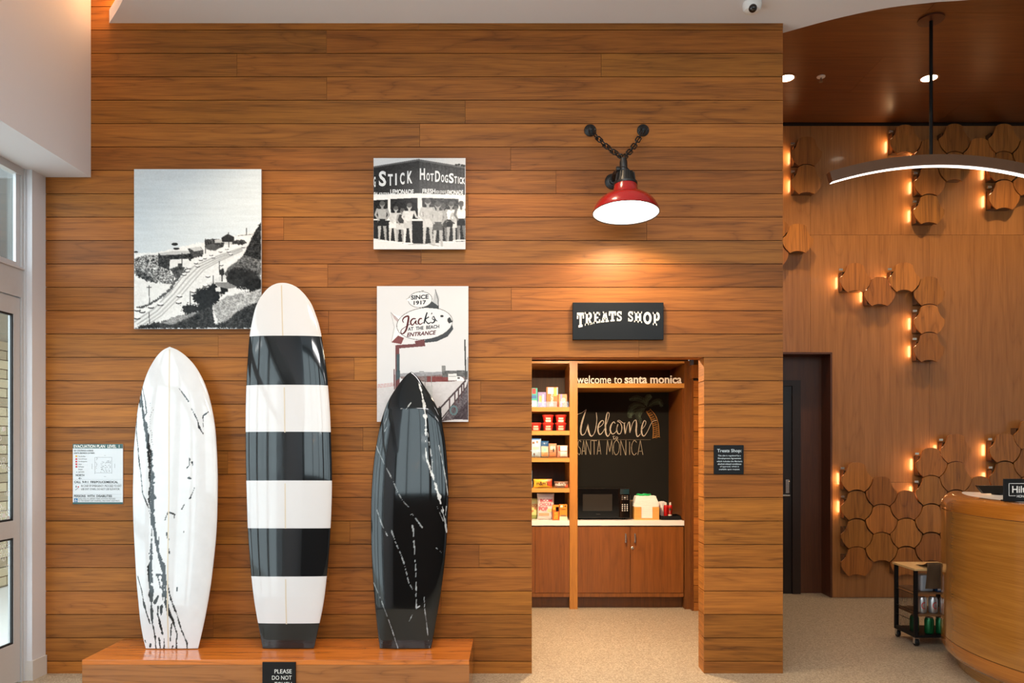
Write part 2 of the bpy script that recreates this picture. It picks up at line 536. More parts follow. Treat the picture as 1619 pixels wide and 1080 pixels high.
WHITEL = mat('white_lettering', rgb(236, 234, 228), 0.6)
GREYL = mat('dark_grey_lettering', rgb(40, 48, 50), 0.6)
STEEL = mat('brushed_steel', rgb(196, 194, 190), 0.25, metal=0.9)
QUARTZ = mat('white_quartz', rgb(238, 232, 226), 0.25, var=0.02)
ACRYL = mat('acrylic_edge', rgb(226, 230, 234), 0.15, coat=0.5)
RED = mat('red_enamel', rgb(152, 22, 24), 0.22, coat=0.6, var=0.08, bscale=20)
ENAMEL = mat('white_enamel', rgb(245, 243, 238), 0.3)
GLASS = glass_mat('clear_glass', (0.94, 0.97, 0.96, 1), 0.10)
CLEAR = glass_mat('clear_acrylic', (0.97, 0.98, 0.98, 1), 0.10)
PRINT = attr_mat('acrylic_print', 0.2, 0.0, 0.15)
MARBLE = attr_mat('marbled_resin', 0.06, 0.25)

def floor_mat():
    m = bpy.data.materials.new('terrazzo'); m.use_nodes = True
    nt = m.node_tree; N = nt.nodes.new; L = nt.links.new; b = nt.nodes['Principled BSDF']
    tc = N('ShaderNodeTexCoord')
    base = N('ShaderNodeTexNoise'); base.inputs['Scale'].default_value = 90; base.inputs['Detail'].default_value = 5
    L(tc.outputs['Object'], base.inputs['Vector'])
    cr = N('ShaderNodeValToRGB'); cr.color_ramp.elements[0].color = rgb(138, 121, 99); cr.color_ramp.elements[1].color = rgb(184, 168, 145)
    cr.color_ramp.elements[0].position = 0.35; cr.color_ramp.elements[1].position = 0.65
    L(base.outputs['Fac'], cr.inputs[0]); out = cr.outputs[0]
    for sc, th, col in ((95, 0.20, rgb(78, 62, 50)), (60, 0.16, rgb(110, 84, 62)), (120, 0.2, rgb(222, 212, 194))):
        v = N('ShaderNodeTexVoronoi'); v.inputs['Scale'].default_value = sc
        L(tc.outputs['Object'], v.inputs['Vector'])
        lt = N('ShaderNodeMath'); lt.operation = 'LESS_THAN'; lt.inputs[1].default_value = th
        L(v.outputs['Distance'], lt.inputs[0])
        sp = N('ShaderNodeSeparateColor'); L(v.outputs['Color'], sp.inputs[0])
        g = N('ShaderNodeMath'); g.operation = 'GREATER_THAN'; g.inputs[1].default_value = 0.5; L(sp.outputs[0], g.inputs[0])
        mm = N('ShaderNodeMath'); mm.operation = 'MULTIPLY'; L(lt.outputs[0], mm.inputs[0]); L(g.outputs[0], mm.inputs[1])
        mx = N('ShaderNodeMix'); mx.data_type = 'RGBA'; mx.inputs[7].default_value = col
        L(mm.outputs[0], mx.inputs[0]); L(out, mx.inputs[6]); out = mx.outputs[2]
    L(out, b.inputs['Base Color']); setp(b, 'Roughness', 0.42)
    return m
FLOOR = floor_mat()

# ================================================================== structure
XL, XR = WX(72), 1.79                 # ends of the plank wall
OX0, OX1 = WX(841), WX(1113)   # opening
BACKY = -9.0
PITCH = 36.97 / 238.0
OZ = WZ(47.5) - 14 * PITCH
floor = box('floor', -3.5, 8.0, BACKY, 4.0, -0.12, 0.0, FLOOR, kind='structure')

# --- plank wall with the opening
wall = boxes('wall_front', [(XL, OX0 - 0.02, 0.022, 0.15, 0.0, 5.0), (OX0 - 0.02, OX1 + 0.02, 0.022, 0.15, OZ + 0.02, 5.0), (OX1 + 0.02, XR - 0.02, 0.022, 0.15, 0.0, 5.0)], CORE, kind='structure')
zlines = [WZ(47.5) + PITCH * 4 - PITCH * k for k in range(0, 32)]
zlines = [z for z in zlines if z > 0.03] + [0.0]
joints = {0: [662], 1: [516], 2: [374.5, 950.5], 3: [516.5], 4: [735.5], 5: [663.5], 6: [807.5], 7: [879], 8: [740], 9: [448.5, 1022.5], 10: [666], 11: [518],
          12: [808.5], 13: [519.5], 14: [345, 1010], 15: [560], 16: [760], 17: [480], 19: [360], 20: [590], 22: [553], 24: [520], 25: [697], 26: [337], 27: [610]}
rp = random.Random(21)
def tone(lo=0.76, hi=1.10, g=0.045):
    t = rp.uniform(lo, hi)
    return (t, t * rp.uniform(1 - g, 1 + g), t * rp.uniform(1 - 2 * g, 1 + 2 * g), 1)
darks = {(1, 1): 0.86, (6, 0): 0.80, (7, 1): 0.84, (9, 0): 0.95, (10, 0): 0.72, (11, 1): 0.70, (13, 1): 0.78, (21, 1): 0.86}
G = 0.0045
for k in range(len(zlines) - 1):
    zt, zb = zlines[k] - G / 2, zlines[k + 1] + (G / 2 if k < len(zlines) - 2 else 0)
    row = k - 3                    # row 1 is the first whole row under the white ceiling
    cuts = [XL] + [WX(j) for j in joints.get(row, [rp.uniform(300, 1000)])] + [XR]
    if zb < OZ - 0.02:
        cuts = sorted([c for c in cuts if not (OX0 - 0.06 < c < OX1 + 0.06)] + [OX0, OX1])
    for i in range(len(cuts) - 1):
        xa, xb = cuts[i], cuts[i + 1]
        if zb < OZ - 0.02 and abs(xa - OX0) < 1e-6:
            continue
        p = box('plank', xa + 0.0008, xb - 0.0008, 0.0, 0.02, max(zb, OZ) if (zt > OZ > zb and xb > OX0 and xa < OX1) else zb, zt, TEAK, wall)
        c = tone()
        if (row, i) in darks:
            d = darks[(row, i)]; c = (d, d * 0.93, d * 0.9, 1)
        p.color = c
    if zt <= OZ + 0.001:               # returns of the opening and the end of the wall
        for (xa, xb, ya, yb) in ((OX0 - 0.0195, OX0 - 0.0005, 0.0215, 0.15), (OX1 + 0.0005, OX1 + 0.0195, 0.0215, 0.15)):
            q = box('plank', xa, xb, ya, yb, zb, min(zt, OZ), TEAK_Y, wall); q.color = tone(0.85, 1.0)
    q = box('plank', XR - 0.0195, XR - 0.0005, 0.0215, 2.40, zb, zt, TEAK_Y, wall); q.color = tone(0.85, 1.0)
q = box('lintel_board', OX0, OX1, 0.0215, 0.15, OZ + 0.0005, OZ + 0.0195, TEAK, wall); q.color = (1, .95, .9, 1)

# --- white ceiling with curved edges, cove ceiling above, wood ceiling on the right
edge_l = catmull([(-2.685, -0.002), (-2.46, -0.264), (-2.2, -0.62), (-1.95, -1.3), (-1.8, -2.6), (-1.75, -6.0)], 8)
edge_r = catmull([(8.0, -2.0), (6.0, -1.2), (4.2, -0.55), (3.4, -0.36), (2.86, -0.264), (2.67, -0.24), (2.385, -0.174), (2.11, -0.052), (1.83, 0.118)], 6)
CZ = WZ(37)
plan = [tuple(p) for p in edge_l] + [(8.0, -6.0)] + [tuple(p) for p in edge_r] + [(XR + 0.004, 0.135), (XR + 0.004, -0.002)]
slab('ceiling', plan, CZ, CZ + 0.09, WHITEP, kind='structure')
boxes('ceiling_cove', [(-3.45, XR, BACKY, 0.15, 5.0, 5.1), (XR, 8.0, BACKY, -3.001, 5.0, 5.1)], WHITEP, kind='structure')
WCZ = WZ(195, 2.45)
cw = box('ceiling_wood', XR - 0.3, 8.0, -3.0, 2.6, WCZ + 0.02, WCZ + 0.12, CORE, kind='structure')
ys = [-2.61, -1.98, -1.35, -0.72, -0.09, 0.54, 1.17, 1.80, 2.43]
for r in range(len(ys) - 1):
    off = 3.03 if (len(ys) - 2 - r) % 2 == 1 else 4.18
    xs = sorted({max(1.8, min(7.98, off + 2.4 * k)) for k in range(-3, 5)})
    for a, b in zip(xs[:-1], xs[1:]):
        if b - a < 0.02: continue
        p = box('ceiling_panel', a + 0.001, b - 0.001, ys[r] + 0.001, ys[r + 1] - 0.001, WCZ, WCZ + 0.019, CEILW, cw)
        t = rp.uniform(0.85, 1.1); p.color = (t, t, t, 1)

# --- left side: bulkhead, wall return, storefront with door
SX = WX(144)
box('wall_bulkhead', XL - 0.093, SX, BACKY, -0.002, WZ(280.5), 5.0, WALLP, kind='structure')
wl = box('wall_left', XL - 0.093, XL, -0.14, 0.15, 0.0, 5.0, WALLP, kind='structure')
boxes('baseboard_left', [(XL + 0.001, XL + 0.012, -0.152, -0.004, 0.0, 0.125), (XL - 0.045, XL + 0.0005, -0.152, -0.1405, 0.0, 0.125)], mat('white_baseboard', rgb(206, 202, 198), 0.5), kind='structure')
FX = XL - 0.043                       # plane of the storefront
HZ = WZ(280.5)
DZ = WZ(421, -0.14) - 0.02            # transom bar
store = boxes('window_1', [(FX - 0.05, FX, -0.175, -0.1405, 0.0, HZ), (FX - 0.05, FX, -1.32, -0.1755, DZ - 0.19, DZ - 0.0), (FX - 0.05, FX, -1.40, -1.3205, 0, HZ),
                           (FX - 0.05, FX, -1.3195, -0.1755, HZ - 0.05, HZ)], ALU, kind='structure')
box('frame_strip', FX + 0.0005, FX + 0.008, -0.158, -0.1415, 0.0, HZ - 0.002, ALU_L, store)
box('transom_line', FX + 0.0005, FX + 0.010, -1.31, -0.16, DZ - 0.012, DZ - 0.001, ALU_L, store)
box('glass', FX - 0.04, FX - 0.036, -1.3195, -0.176, DZ, HZ - 0.05, GLASS, store)
boxes('transom_stop', [(FX - 0.030, FX - 0.012, -0.215, -0.1755, DZ + 0.0005, HZ - 0.0505), (FX - 0.030, FX - 0.012, -1.31, -0.2155, DZ + 0.0005, DZ + 0.03)], ALU_L, store)
# door leaf
dt, db = DZ - 0.195, 0.012
Y0, Y1 = -1.315, -0.178
ST = 0.060
mr0, mr1 = WZ(855, -0.38), WZ(827, -0.38)
bt = WZ(1030, -0.3) + 0.03
door = boxes('door_1', [(FX - 0.046, FX - 0.010, Y1 - ST, Y1, db, dt), (FX - 0.046, FX - 0.010, Y0, Y0 + ST, db, dt), (FX - 0.046, FX - 0.010, Y0 + ST, Y1 - ST, dt - 0.11, dt),
                        (FX - 0.046, FX - 0.010, Y0 + ST, Y1 - ST, mr0, mr1), (FX - 0.046, FX - 0.010, Y0 + ST, Y1 - ST, db, bt)], ALU, kind='structure')
DARKG = mat('rubber_gasket', rgb(22, 22, 24), 0.6)
hexv = []
for (za, zb) in ((mr1, dt - 0.11), (bt, mr0)):
    box('glass', FX - 0.032, FX - 0.027, Y0 + ST, Y1 - ST, za, zb, GLASS, door)
    boxes('gasket', [(FX - 0.0265, FX - 0.014, Y1 - ST - 0.012, Y1 - ST - 0.0005, za + 0.0005, zb - 0.0005), (FX - 0.0265, FX - 0.014, Y0 + ST, Y1 - ST - 0.0125, za + 0.0005, za + 0.012), (FX - 0.0265, FX - 0.014, Y0 + ST, Y1 - ST - 0.0125, zb - 0.012, zb - 0.0005)], DARKG, door)
# white hexagon decals on the door glass
hv, hf = [], []
rh = random.Random(5)
def hexa(y, z, fill):
    b = len(hv); r1 = 0.0165
    if fill:
        for i in range(6):
            a = math.pi / 3 * i + math.pi / 6; hv.append((FX - 0.0262, y + r1 * math.cos(a), z + r1 * math.sin(a)))
        hf.append(tuple(b + i for i in range(6)))
    else:
        for i in range(6):
            a = math.pi / 3 * i + math.pi / 6
            for r in (r1, r1 * 0.78):
                hv.append((FX - 0.0262, y + r * math.cos(a), z + r * math.sin(a)))
        for i in range(6):
            j = (i + 1) % 6; hf.append((b + 2 * i, b + 2 * j, b + 2 * j + 1, b + 2 * i + 1))
for j in range(0, 23):
    y = Y1 - ST - 0.030 - j * 0.0375
    for i in range(-14, 15):
        z = mr1 + 0.02 + i * 0.0385 + (0.019 if j % 2 else 0)
        if mr0 - 0.02 < z < mr1 + 0.02: continue
        dz = abs(z - (mr0 + mr1) / 2)
        if rh.random() < (0.85 if dz < 0.17 else 0.3 if dz < 0.26 else 0.1):
            hexa(y, z, rh.random() < 0.14)
mesh('hexagon_decals', hv, hf, mat('frosted_white', rgb(240, 240, 240), 0.5), door, kind='stuff')
box('pull_handle', FX + 0.03, FX + 0.05, Y0 + 0.03, Y0 + 0.05, 0.7, 1.5, STEEL, door)
# further storefront bays toward the camera and beyond
for n, (ya, yb) in enumerate(((-2.55, -1.40), (-3.75, -2.55), (-5.6, -3.75))):
    w = boxes('window_%d' % (n + 2), [(FX - 0.09, FX, ya, ya + 0.07, 0, HZ), (FX - 0.09, FX, ya + 0.0705, yb - 0.0005, HZ - 0.06, HZ), (FX - 0.09, FX, ya + 0.0705, yb - 0.0005, 0, 0.12), (FX - 0.09, FX, ya + 0.0705, yb - 0.0005, DZ - 0.1, DZ)], ALU, kind='structure')
    box('glass', FX - 0.05, FX - 0.044, ya + 0.07, yb - 0.0005, 0.12, HZ - 0.06, GLASS, w)

box('wall_left_rear', -3.5, XL, BACKY, -5.601, 0.0, HZ, WALLP, kind='structure')  # unseen wall, made solid instead of glazed to cut daylight from the left
# --- outside the door: pavement and a pale brick wall
box('pavement_ground', -9.0, -3.51, -12, 4.0, -0.15, -0.01, mat('concrete_paving', rgb(206, 200, 192), 0.8, bump=0.3, bscale=40, var=0.1), kind='structure')
BR = [mat('pale_brick_%d' % i, c, 0.85, bump=0.5, bscale=60, var=0.12) for i, c in enumerate((rgb(150, 134, 104), rgb(134, 118, 92), rgb(160, 144, 114)))]
box('added_shade_canopy', -6.2, -3.51, 0.6, 7.0, 3.5, 3.6, mat('grey_shade_canopy', rgb(112, 110, 108), 0.8), kind='structure')  # overhang added to shade the brick wall outside
bw = box('wall_outside', -5.6, -5.45, 1.2, 7.0, -0.01, 3.49, mat('brick_mortar', rgb(126, 116, 98), 0.9), kind='structure')
brm = []
for m_ in BR:
    bmx = bmesh.new(); add_box(bmx, 0, 0.03, -0.145, 0.145, -0.045, 0.045)
    me = bpy.data.meshes.new('brick'); bmesh.ops.recalc_face_normals(bmx, faces=bmx.faces); bmx.to_mesh(me); bmx.free(); me.materials.append(m_); brm.append(me)
for r in range(26):
    for c in range(11):
        o = bpy.data.objects.new('brick', rp.choice(brm)); o.location = (-5.449, 2.0 + c * 0.3 + (0.15 if r % 2 else 0), 0.06 + r * 0.1)
        COL.objects.link(o); finish(o, bw)

# --- wall behind the camera with tall windows, wall far right
DWALL = wood('back_wall_panelling', rgb(58, 34, 20), rgb(92, 58, 36), axis=2, rough=0.6, figure=0.3)
WS0, WS1 = 2.25, 4.95
wb = boxes('wall_back', [(-3.5, 8.0, BACKY - 0.15, BACKY, 0.0, WS0), (-3.5, 8.0, BACKY - 0.15, BACKY, WS1, 5.1), (-3.5, -3.0, BACKY - 0.15, BACKY, WS0, WS1), (6.0, 8.0, BACKY - 0.15, BACKY, WS0, WS1),
                         (-0.15, 0.15, BACKY - 0.15, BACKY, WS0, WS1), (2.9, 3.2, BACKY - 0.15, BACKY, WS0, WS1)], DWALL, kind='structure')
for n, (xa, xb) in enumerate(((-3.0, -0.15), (0.15, 2.9), (3.2, 6.0))):
    fr = []
    for i in range(4):
        x = xa + (xb - xa) * i / 3
        fr.append((max(x - 0.03, xa), min(x + 0.03, xb), BACKY - 0.1, BACKY - 0.04, WS0, WS1))
    for z in (WS0, WS1 - 0.06):
        fr.append((xa, xb, BACKY - 0.09, BACKY - 0.05, z, z + 0.06))
    w = boxes('window_%d' % (n + 8), fr, BLACK, kind='structure')
    box('glass', xa, xb, BACKY - 0.075, BACKY - 0.07, WS0, WS1, GLASS, w)
box('wall_right', 8.0, 8.15, BACKY, 4.0, 0, 5.1, WALLP, kind='structure')

# --- veneered wall of the reception area
RY = 2.45
NX0, NX1, NZ = 2.3, WX(1316, RY), WZ(557, RY)
wr = boxes('wall_reception', [(XR - 0.3, NX1, RY + 0.02, RY + 0.2, NZ + 0.0, WCZ + 0.1), (NX1 + 0.0, 8.0, RY + 0.02, RY + 0.2, 0, WCZ + 0.1)], CORE, kind='structure')
vx = [WX(1281.5 + 188.0 * k, RY) for k in range(-3, 5)]
hz = [0.0, WZ(762.5, RY), WZ(371.5, RY), WCZ - 0.025]
for i in range(len(vx) - 1):
    for j in range(3):
        xa, xb, za, zb = max(vx[i], XR), vx[i + 1], hz[j], hz[j + 1]
        if xb <= XR: continue
        if j == 0 and xa < NX1: xa = NX1
        pieces = [(xa, xb, za, zb)]
        if j == 1 and xa < NX1:
            pieces = [(xa, min(xb, NX1), max(za, NZ), zb)]
            if xb > NX1: pieces.append((NX1, xb, za, zb))
        if j == 1 and xa < NX1 and xb > NX1:      # one sheet notched around the doorway
            p = prism('panel', [(xa + .001, NZ), (NX1, NZ), (NX1, za + .001), (xb - .001, za + .001), (xb - .001, zb - .001), (xa + .001, zb - .001)], RY, RY + 0.019, PANELW, wr)
            p.color = (1, 1, 1, 1); continue
        for (a, b, c, d) in pieces:
            if b - a < 0.02 or d - c < 0.02: continue
            p = box('panel', a + .001, b - .001, RY, RY + 0.019, c + .001, d - .001, PANELW, wr)
            t = rp.uniform(0.92, 1.08); p.color = (t, t, t, 1)
NICHE = wood('doorway_walnut', rgb(60, 30, 15), rgb(98, 54, 28), axis=2, rough=0.4, figure=0.3)
box('wall_doorway_side', NX1 - 0.018, NX1 - 0.0005, RY + 0.0005, RY + 0.215, 0.0, NZ - 0.0005, NICHE, kind='structure')
box('wall_doorway_back', XR, NX1 + 0.1, RY + 0.2205, RY + 0.27, 0.0, NZ + 0.2, NICHE, kind='structure')
box('wall_doorway_soffit', XR, NX1 - 0.0185, RY + 0.0005, RY + 0.215, NZ - 0.018, NZ - 0.0005, NICHE, kind='structure')
dy = RY + 0.22
dxr = WX(1263, dy); dzt = WZ(602, dy)
d2 = box('door_2', dxr - 1.0, dxr - 0.085, dy - 0.03, dy - 0.0005, 0.0, dzt - 0.06, mat('dark_door', rgb(30, 20, 16), 0.35), kind='structure')
boxes('door_frame', [(dxr - 0.083, dxr, dy - 0.05, dy - 0.0005, 0.0, dzt), (dxr - 1.08, dxr - 0.0835, dy - 0.05, dy - 0.0005, dzt - 0.058, dzt)], mat('bronze_frame', rgb(46, 30, 22), 0.4, metal=0.2), d2)
box('lock_plate', dxr - 0.15, dxr - 0.11, dy - 0.042, dy - 0.0305, 1.02, 1.16, STEEL, d2, bevel=0.004)
tube('door_lever', [(dxr - 0.13, dy - 0.042, 1.0), (dxr - 0.13, dy - 0.09, 1.0), (dxr - 0.24, dy - 0.09, 1.0)], 0.011, STEEL, d2)

# --- the treats nook behind the opening
UY = 1.94
box('wall_nook_left', -0.62, -0.50, 0.1505, 2.75, 0, 2.45, WALLP, kind='structure')
box('wall_nook_back', -0.50, XR - 0.02, 2.62, 2.75, 0, 2.45, CORE, kind='structure')
box('ceiling_nook', -0.62, XR - 0.02, 0.1505, 2.75, 2.42, 2.50, WHITEP, kind='structure')
PX0 = WX(1097, 1.85)
wn = box('wall_nook_right', PX0, XR - 0.02, 1.872, 2.60, 0.0, 2.12, CORE, kind='structure')
for k in range(len(zlines) - 1):
    zt, zb = zlines[k] - G / 2, zlines[k + 1] + G / 2
    if zt < 2.13:
        p = box('plank', PX0, XR - 0.0205, 1.85, 1.871, max(zb, 0), min(zt, 2.12), TEAK, wn); p.color = tone()
box('trim_1', PX0 - 0.02, XR - 0.0205, 1.84, 2.60, 2.121, 2.24, CABW, kind='structure')

# ================================================================== objects on the plank wall
# --- bench
BZ = 0.231; BX0, BX1, BY = WX(196.5), WX(748.6), -0.49
bench = thing('display_bench', ((BX0 + BX1) / 2, -0.25, 0), 'long low wooden bench under the three surfboards', 'bench')
o = box('top', BX0, BX1, BY, -0.003, BZ - 0.03, BZ, BENCHW, bench, bevel=0.002); o.color = (1.2, 0.92, 0.52, 1)  # orange boost puts the warm light on the top into its colour
o = box('front_panel', BX0, BX1, BY + 0.002, BY + 0.03, 0.0, BZ - 0.0305, BENCHW, bench); o.color = (0.68, 0.66, 0.66, 1)  # darker tint paints in the shade on the front
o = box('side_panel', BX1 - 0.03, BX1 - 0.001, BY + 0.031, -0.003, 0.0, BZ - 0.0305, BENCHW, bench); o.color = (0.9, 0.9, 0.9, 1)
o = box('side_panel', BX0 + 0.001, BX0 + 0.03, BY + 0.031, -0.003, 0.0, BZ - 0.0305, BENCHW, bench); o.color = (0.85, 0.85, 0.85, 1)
sy = BY
sg = thing('bench_sign', (WX(441, sy), sy, 0.07), 'small black sign reading please do not touch on the bench front', 'sign')
sx0, sx1, sz1 = WX(415.5, sy), WX(468, sy), WZ(1046.5, sy); sz0 = sz1 - 0.19
box('plate', sx0, sx1, sy - 0.010, sy - 0.0005 + 0.002, sz0, sz1, BLACK, sg, bevel=0.002)
for t, xa, ya, yb in (('PLEASE', 435, 1064, 1057.5), ('DO NOT', 431, 1074, 1067.5), ('TOUCH', 435, 1084, 1077.5)):
    text('lettering', t, WX(xa, sy), WX(462, sy), WZ(ya, sy), WZ(yb, sy), sy - 0.0112, WHITEL, sg)

# --- surfboards
def outline(pts):
    return catmull(pts, 6)
def make_board(name, L_pts, R_pts, tip, base_y, label, topY, T, colour, tailcurve=0.0):
    """outline in photo pixels on a plane leaning back from the bench to the wall"""
    Yb, Zb = -0.250, BZ + 0.004
    # leaning plane Y = Yb + k (Z-Zb)
    def solve(py, k):
        # Z = CH-(py-VY)*(CD+Yb+k(Z-Zb))/FPX
        a = (py - VY) / FPX
        return (CH - a * (CD + Yb - k * Zb)) / (1 + a * k)
    k = 0.08
    for _ in range(5):
        zt = solve(tip[1], k); k = (topY - Yb) / (zt - Zb)
    s = math.sqrt(1 + k * k)
    cx = WX((L_pts[-1][0] + R_pts[-1][0]) / 2, Yb)
    def loc(px, py):
        z = solve(py, k); Y = Yb + k * (z - Zb)
        return ((px - VX) * (CD + Y) / FPX - cx, (z - Zb) * s)
    lo = np.array([loc(*p) for p in outline([tip] + L_pts)]); ro = np.array([loc(*p) for p in outline([tip] + R_pts)])
    zbase = min(lo[-1, 1], ro[-1, 1]); L = lo[0, 1]
    nv = 560
    vv = np.concatenate([np.linspace(0, 0.9, nv - 120, endpoint=False), 1 - 0.1 * (1 - np.linspace(0, 1, 120)) ** 2])
    zz = zbase + (L - zbase) * vv
    xl = np.interp(zz, lo[::-1, 1], lo[::-1, 0]); xr = np.interp(zz, ro[::-1, 1], ro[::-1, 0])
    c = (xl + xr) / 2; hw = np.maximum((xr - xl) / 2, 0.0006)
    th = T * np.minimum(1, 0.35 + 1.3 * np.sin(np.pi * np.clip(vv, 0, 1)) ** 0.8) * np.minimum(1, (hw / hw.max()) ** 0.7)
    nf, nb = 150, 28
    uf = np.sin(np.linspace(-math.pi / 2, math.pi / 2, nf)); ub = np.sin(np.linspace(math.pi / 2, -math.pi / 2, nb + 2))[1:-1]
    def prof(u): return (1 - np.abs(u) ** 2.4) ** 0.5
    co = np.zeros((nv, nf + nb, 3))
    co[:, :nf, 0] = c[:, None] + hw[:, None] * uf; co[:, nf:, 0] = c[:, None] + hw[:, None] * ub
    co[:, :nf, 1] = -th[:, None] * prof(uf); co[:, nf:, 1] = 0.6 * th[:, None] * prof(ub)
    co[..., 2] = zz[:, None]
    n = nf + nb
    idx = np.arange(nv * n).reshape(nv, n)
    nx = np.roll(idx, -1, axis=1)
    q = np.stack([idx[:-1], nx[:-1], nx[1:], idx[1:]], -1).reshape(-1, 4)
    # pixel of every vertex (for the marbling)
    Zw = Zb + co[..., 2] / s; Yw = Yb + k * (Zw - Zb)
    PXs = VX + (co[..., 0] + cx) * FPX / (CD + Yw); PYs = VY + (CH - Zw) * FPX / (CD + Yw)
    cols = None
    if colour is not None:
        cv = colour
        jj = np.clip(np.round((PXs - cv.x0) / cv.step).astype(int), 0, cv.w - 1); ii = np.clip(np.round((PYs - cv.y0) / cv.step).astype(int), 0, cv.h - 1)
        cols = cv.linear()[ii, jj].copy(); cols[:, nf:] = cv.linear()[2, 2]
        cols = cols.reshape(-1, 3)
    return dict(co=co, q=q, cols=cols, loc=(cx, Yb, BZ + .0035 - zbase), rot=-math.atan(k), c=c, hw=hw, th=th, zz=zz, f=loc, L=L, n=n, nf=nf, prof=prof)

def place_board(name, B, m, label):
    t = thing(name, B['loc'], label, 'surfboard')
    t.rotation_euler.x = B['rot']
    body = grid_obj('board', B['co'].reshape(-1, 3), B['q'], B['cols'], m, None, smooth=True)
    # close the tail
    me = body.data
    bm = bmesh.new(); bm.from_mesh(me); bm.verts.ensure_lookup_table()
    try: bm.faces.new([bm.verts[i] for i in range(B['n'])][::-1])
    except ValueError: pass
    bmesh.ops.recalc_face_normals(bm, faces=bm.faces)
    bm.to_mesh(me); bm.free()
    body.parent = t
    return t, body

def stringer(B, t, pts, w, col):
    """thin wooden stringer set in the deck"""
    zs = np.linspace(B['f'](*pts[-1])[1] + 0.0, B['f'](*pts[0])[1] - 0.012, 160)
    lp = np.array([B['f'](*p) for p in pts])
    xs = np.interp(zs, lp[::-1, 1], lp[::-1, 0])
    c = np.interp(zs, B['zz'], B['c']); hw = np.interp(zs, B['zz'], B['hw']); th = np.interp(zs, B['zz'], B['th'])
    v, f = [], []
    for i in range(len(zs)):
        for d in (-w / 2, w / 2):
            u = np.clip((xs[i] + d - c[i]) / hw[i], -0.95, 0.95)
            v.append((xs[i] + d, -th[i] * B['prof'](u) - 0.0006, zs[i]))
    for i in range(len(zs) - 1):
        f.append((2 * i, 2 * i + 1, 2 * i + 3, 2 * i + 2))
    o = mesh('stringer', v, f, col)
    o.parent = t
    return o

def conv(lst, sc, ox, oy):
    return [tuple([ox + p[0] / sc, oy + p[1] / sc] + [w / sc for w in p[2:]]) for p in lst]

# white marbled board
S1 = 4.154
WL = conv([(280, 105), (240, 145), (205, 200), (180, 250), (155, 320), (130, 420), (112, 520), (100, 640), (90, 760), (87, 900), (84, 1040)], S1, 190, 530) + \
     conv([(86, 150), (92, 300), (100, 450), (108, 590), (120, 720), (132, 840), (148, 940), (168, 1025)], S1, 190, 780)
WR = conv([(370, 100), (410, 125), (450, 160), (490, 205), (530, 270), (562, 340), (590, 430), (610, 520), (625, 620), (634, 740), (640, 880), (641, 1000)], S1, 190, 530) + \
     conv([(638, 150), (630, 300), (615, 450), (597, 600), (576, 730), (555, 840), (535, 930), (512, 1025)], S1, 190, 780)
cvw = Canvas(200, 540, 352, 1034, 0.34, (214, 214, 216), 11)
cvw.a += (cvw.n * 10)[..., None]
INK = (22, 25, 28)
va = [[(140, 375, 6), (150, 460, 16), (165, 550, 18), (185, 640, 22), (200, 740, 30), (212, 820, 32), (215, 900, 36), (220, 1000, 34), (222, 1080, 38)],
      [(128, 430, 12), (140, 480, 16)], [(150, 350, 4), (175, 440, 5), (185, 520, 7), (165, 545, 7)], [(110, 540, 7), (112, 640, 6), (125, 740, 8), (135, 840, 7), (148, 920, 5), (160, 1050, 5)],
      [(400, 360, 4), (430, 400, 7), (460, 445, 7)], [(480, 490, 5), (520, 570, 5), (530, 615, 13), (555, 655, 6)], [(585, 512, 5), (553, 540, 6), (556, 610, 4)],
      [(470, 820, 9), (468, 860, 8), (450, 885, 6)], [(483, 842, 14), (490, 860, 10)], [(465, 945, 12), (478, 950, 7)], [(503, 1005, 5), (475, 1075, 9)]]
vb = [[(222, 0, 38), (220, 80, 24), (230, 180, 28), (245, 280, 19), (262, 380, 17), (285, 450, 23), (303, 520, 26), (298, 600, 19), (293, 700, 12)],
      [(222, 240, 10), (218, 350, 18), (215, 480, 30), (213, 600, 36), (218, 720, 18), (220, 860, 12), (232, 920, 9), (238, 1020, 9)],
      [(308, 560, 14), (312, 700, 17), (335, 790, 22), (362, 860, 15), (380, 930, 11), (372, 1030, 9)], [(318, 580, 8), (345, 690, 11), (385, 800, 9), (410, 900, 9), (443, 985, 9), (443, 1030, 7)],
      [(250, 540, 15), (300, 540, 12)], [(262, 550, 8), (278, 620, 8)], [(240, 720, 22), (262, 680, 12)], [(262, 745, 10), (258, 790, 12), (272, 850, 18), (285, 930, 14)], [(285, 745, 16), (280, 800, 14)],
      [(122, 550, 7), (150, 640, 7), (165, 730, 10), (185, 800, 15), (205, 860, 8)], [(238, 940, 10), (240, 1030, 10)], [(262, 950, 13), (268, 1020, 8)], [(295, 960, 8), (293, 1030, 8)], [(348, 860, 10), (335, 970, 13)],
      [(350, 1005, 11), (345, 1025, 11)], [(310, 180, 13), (320, 150, 13), (335, 130, 15), (375, 145, 11), (370, 170, 11)], [(322, 265, 13), (332, 310, 11)], [(330, 360, 7), (340, 400, 9)], [(433, 254, 9), (433, 262, 9)],
      [(388, 620, 7), (386, 645, 7)], [(420, 110, 9), (435, 80, 9)], [(470, 40, 5), (490, 0, 7)], [(160, 10, 5), (200, 100, 9)], [(165, 970, 8), (170, 985, 8)], [(203, 995, 12), (200, 1010, 12)], [(205, 120, 6), (222, 160, 8)], [(268, 290, 5), (266, 340, 6)]]
for v in va: cvw.stroke(conv(v, S1, 190, 530), INK, rough=0.55, noise=14)
for v in vb: cvw.stroke(conv(v, S1, 190, 780), INK, rough=0.55, noise=14)
for i in range(60):                 # flecks of grey stone inside the dark veins
    yy = 640 + i * 3.6; xx = 190 + 218 / S1 + rp.uniform(-3, 3)
    if i < 45: cvw.ell(xx, yy, rp.uniform(.4, .8), rp.uniform(.4, 1.2), 120)
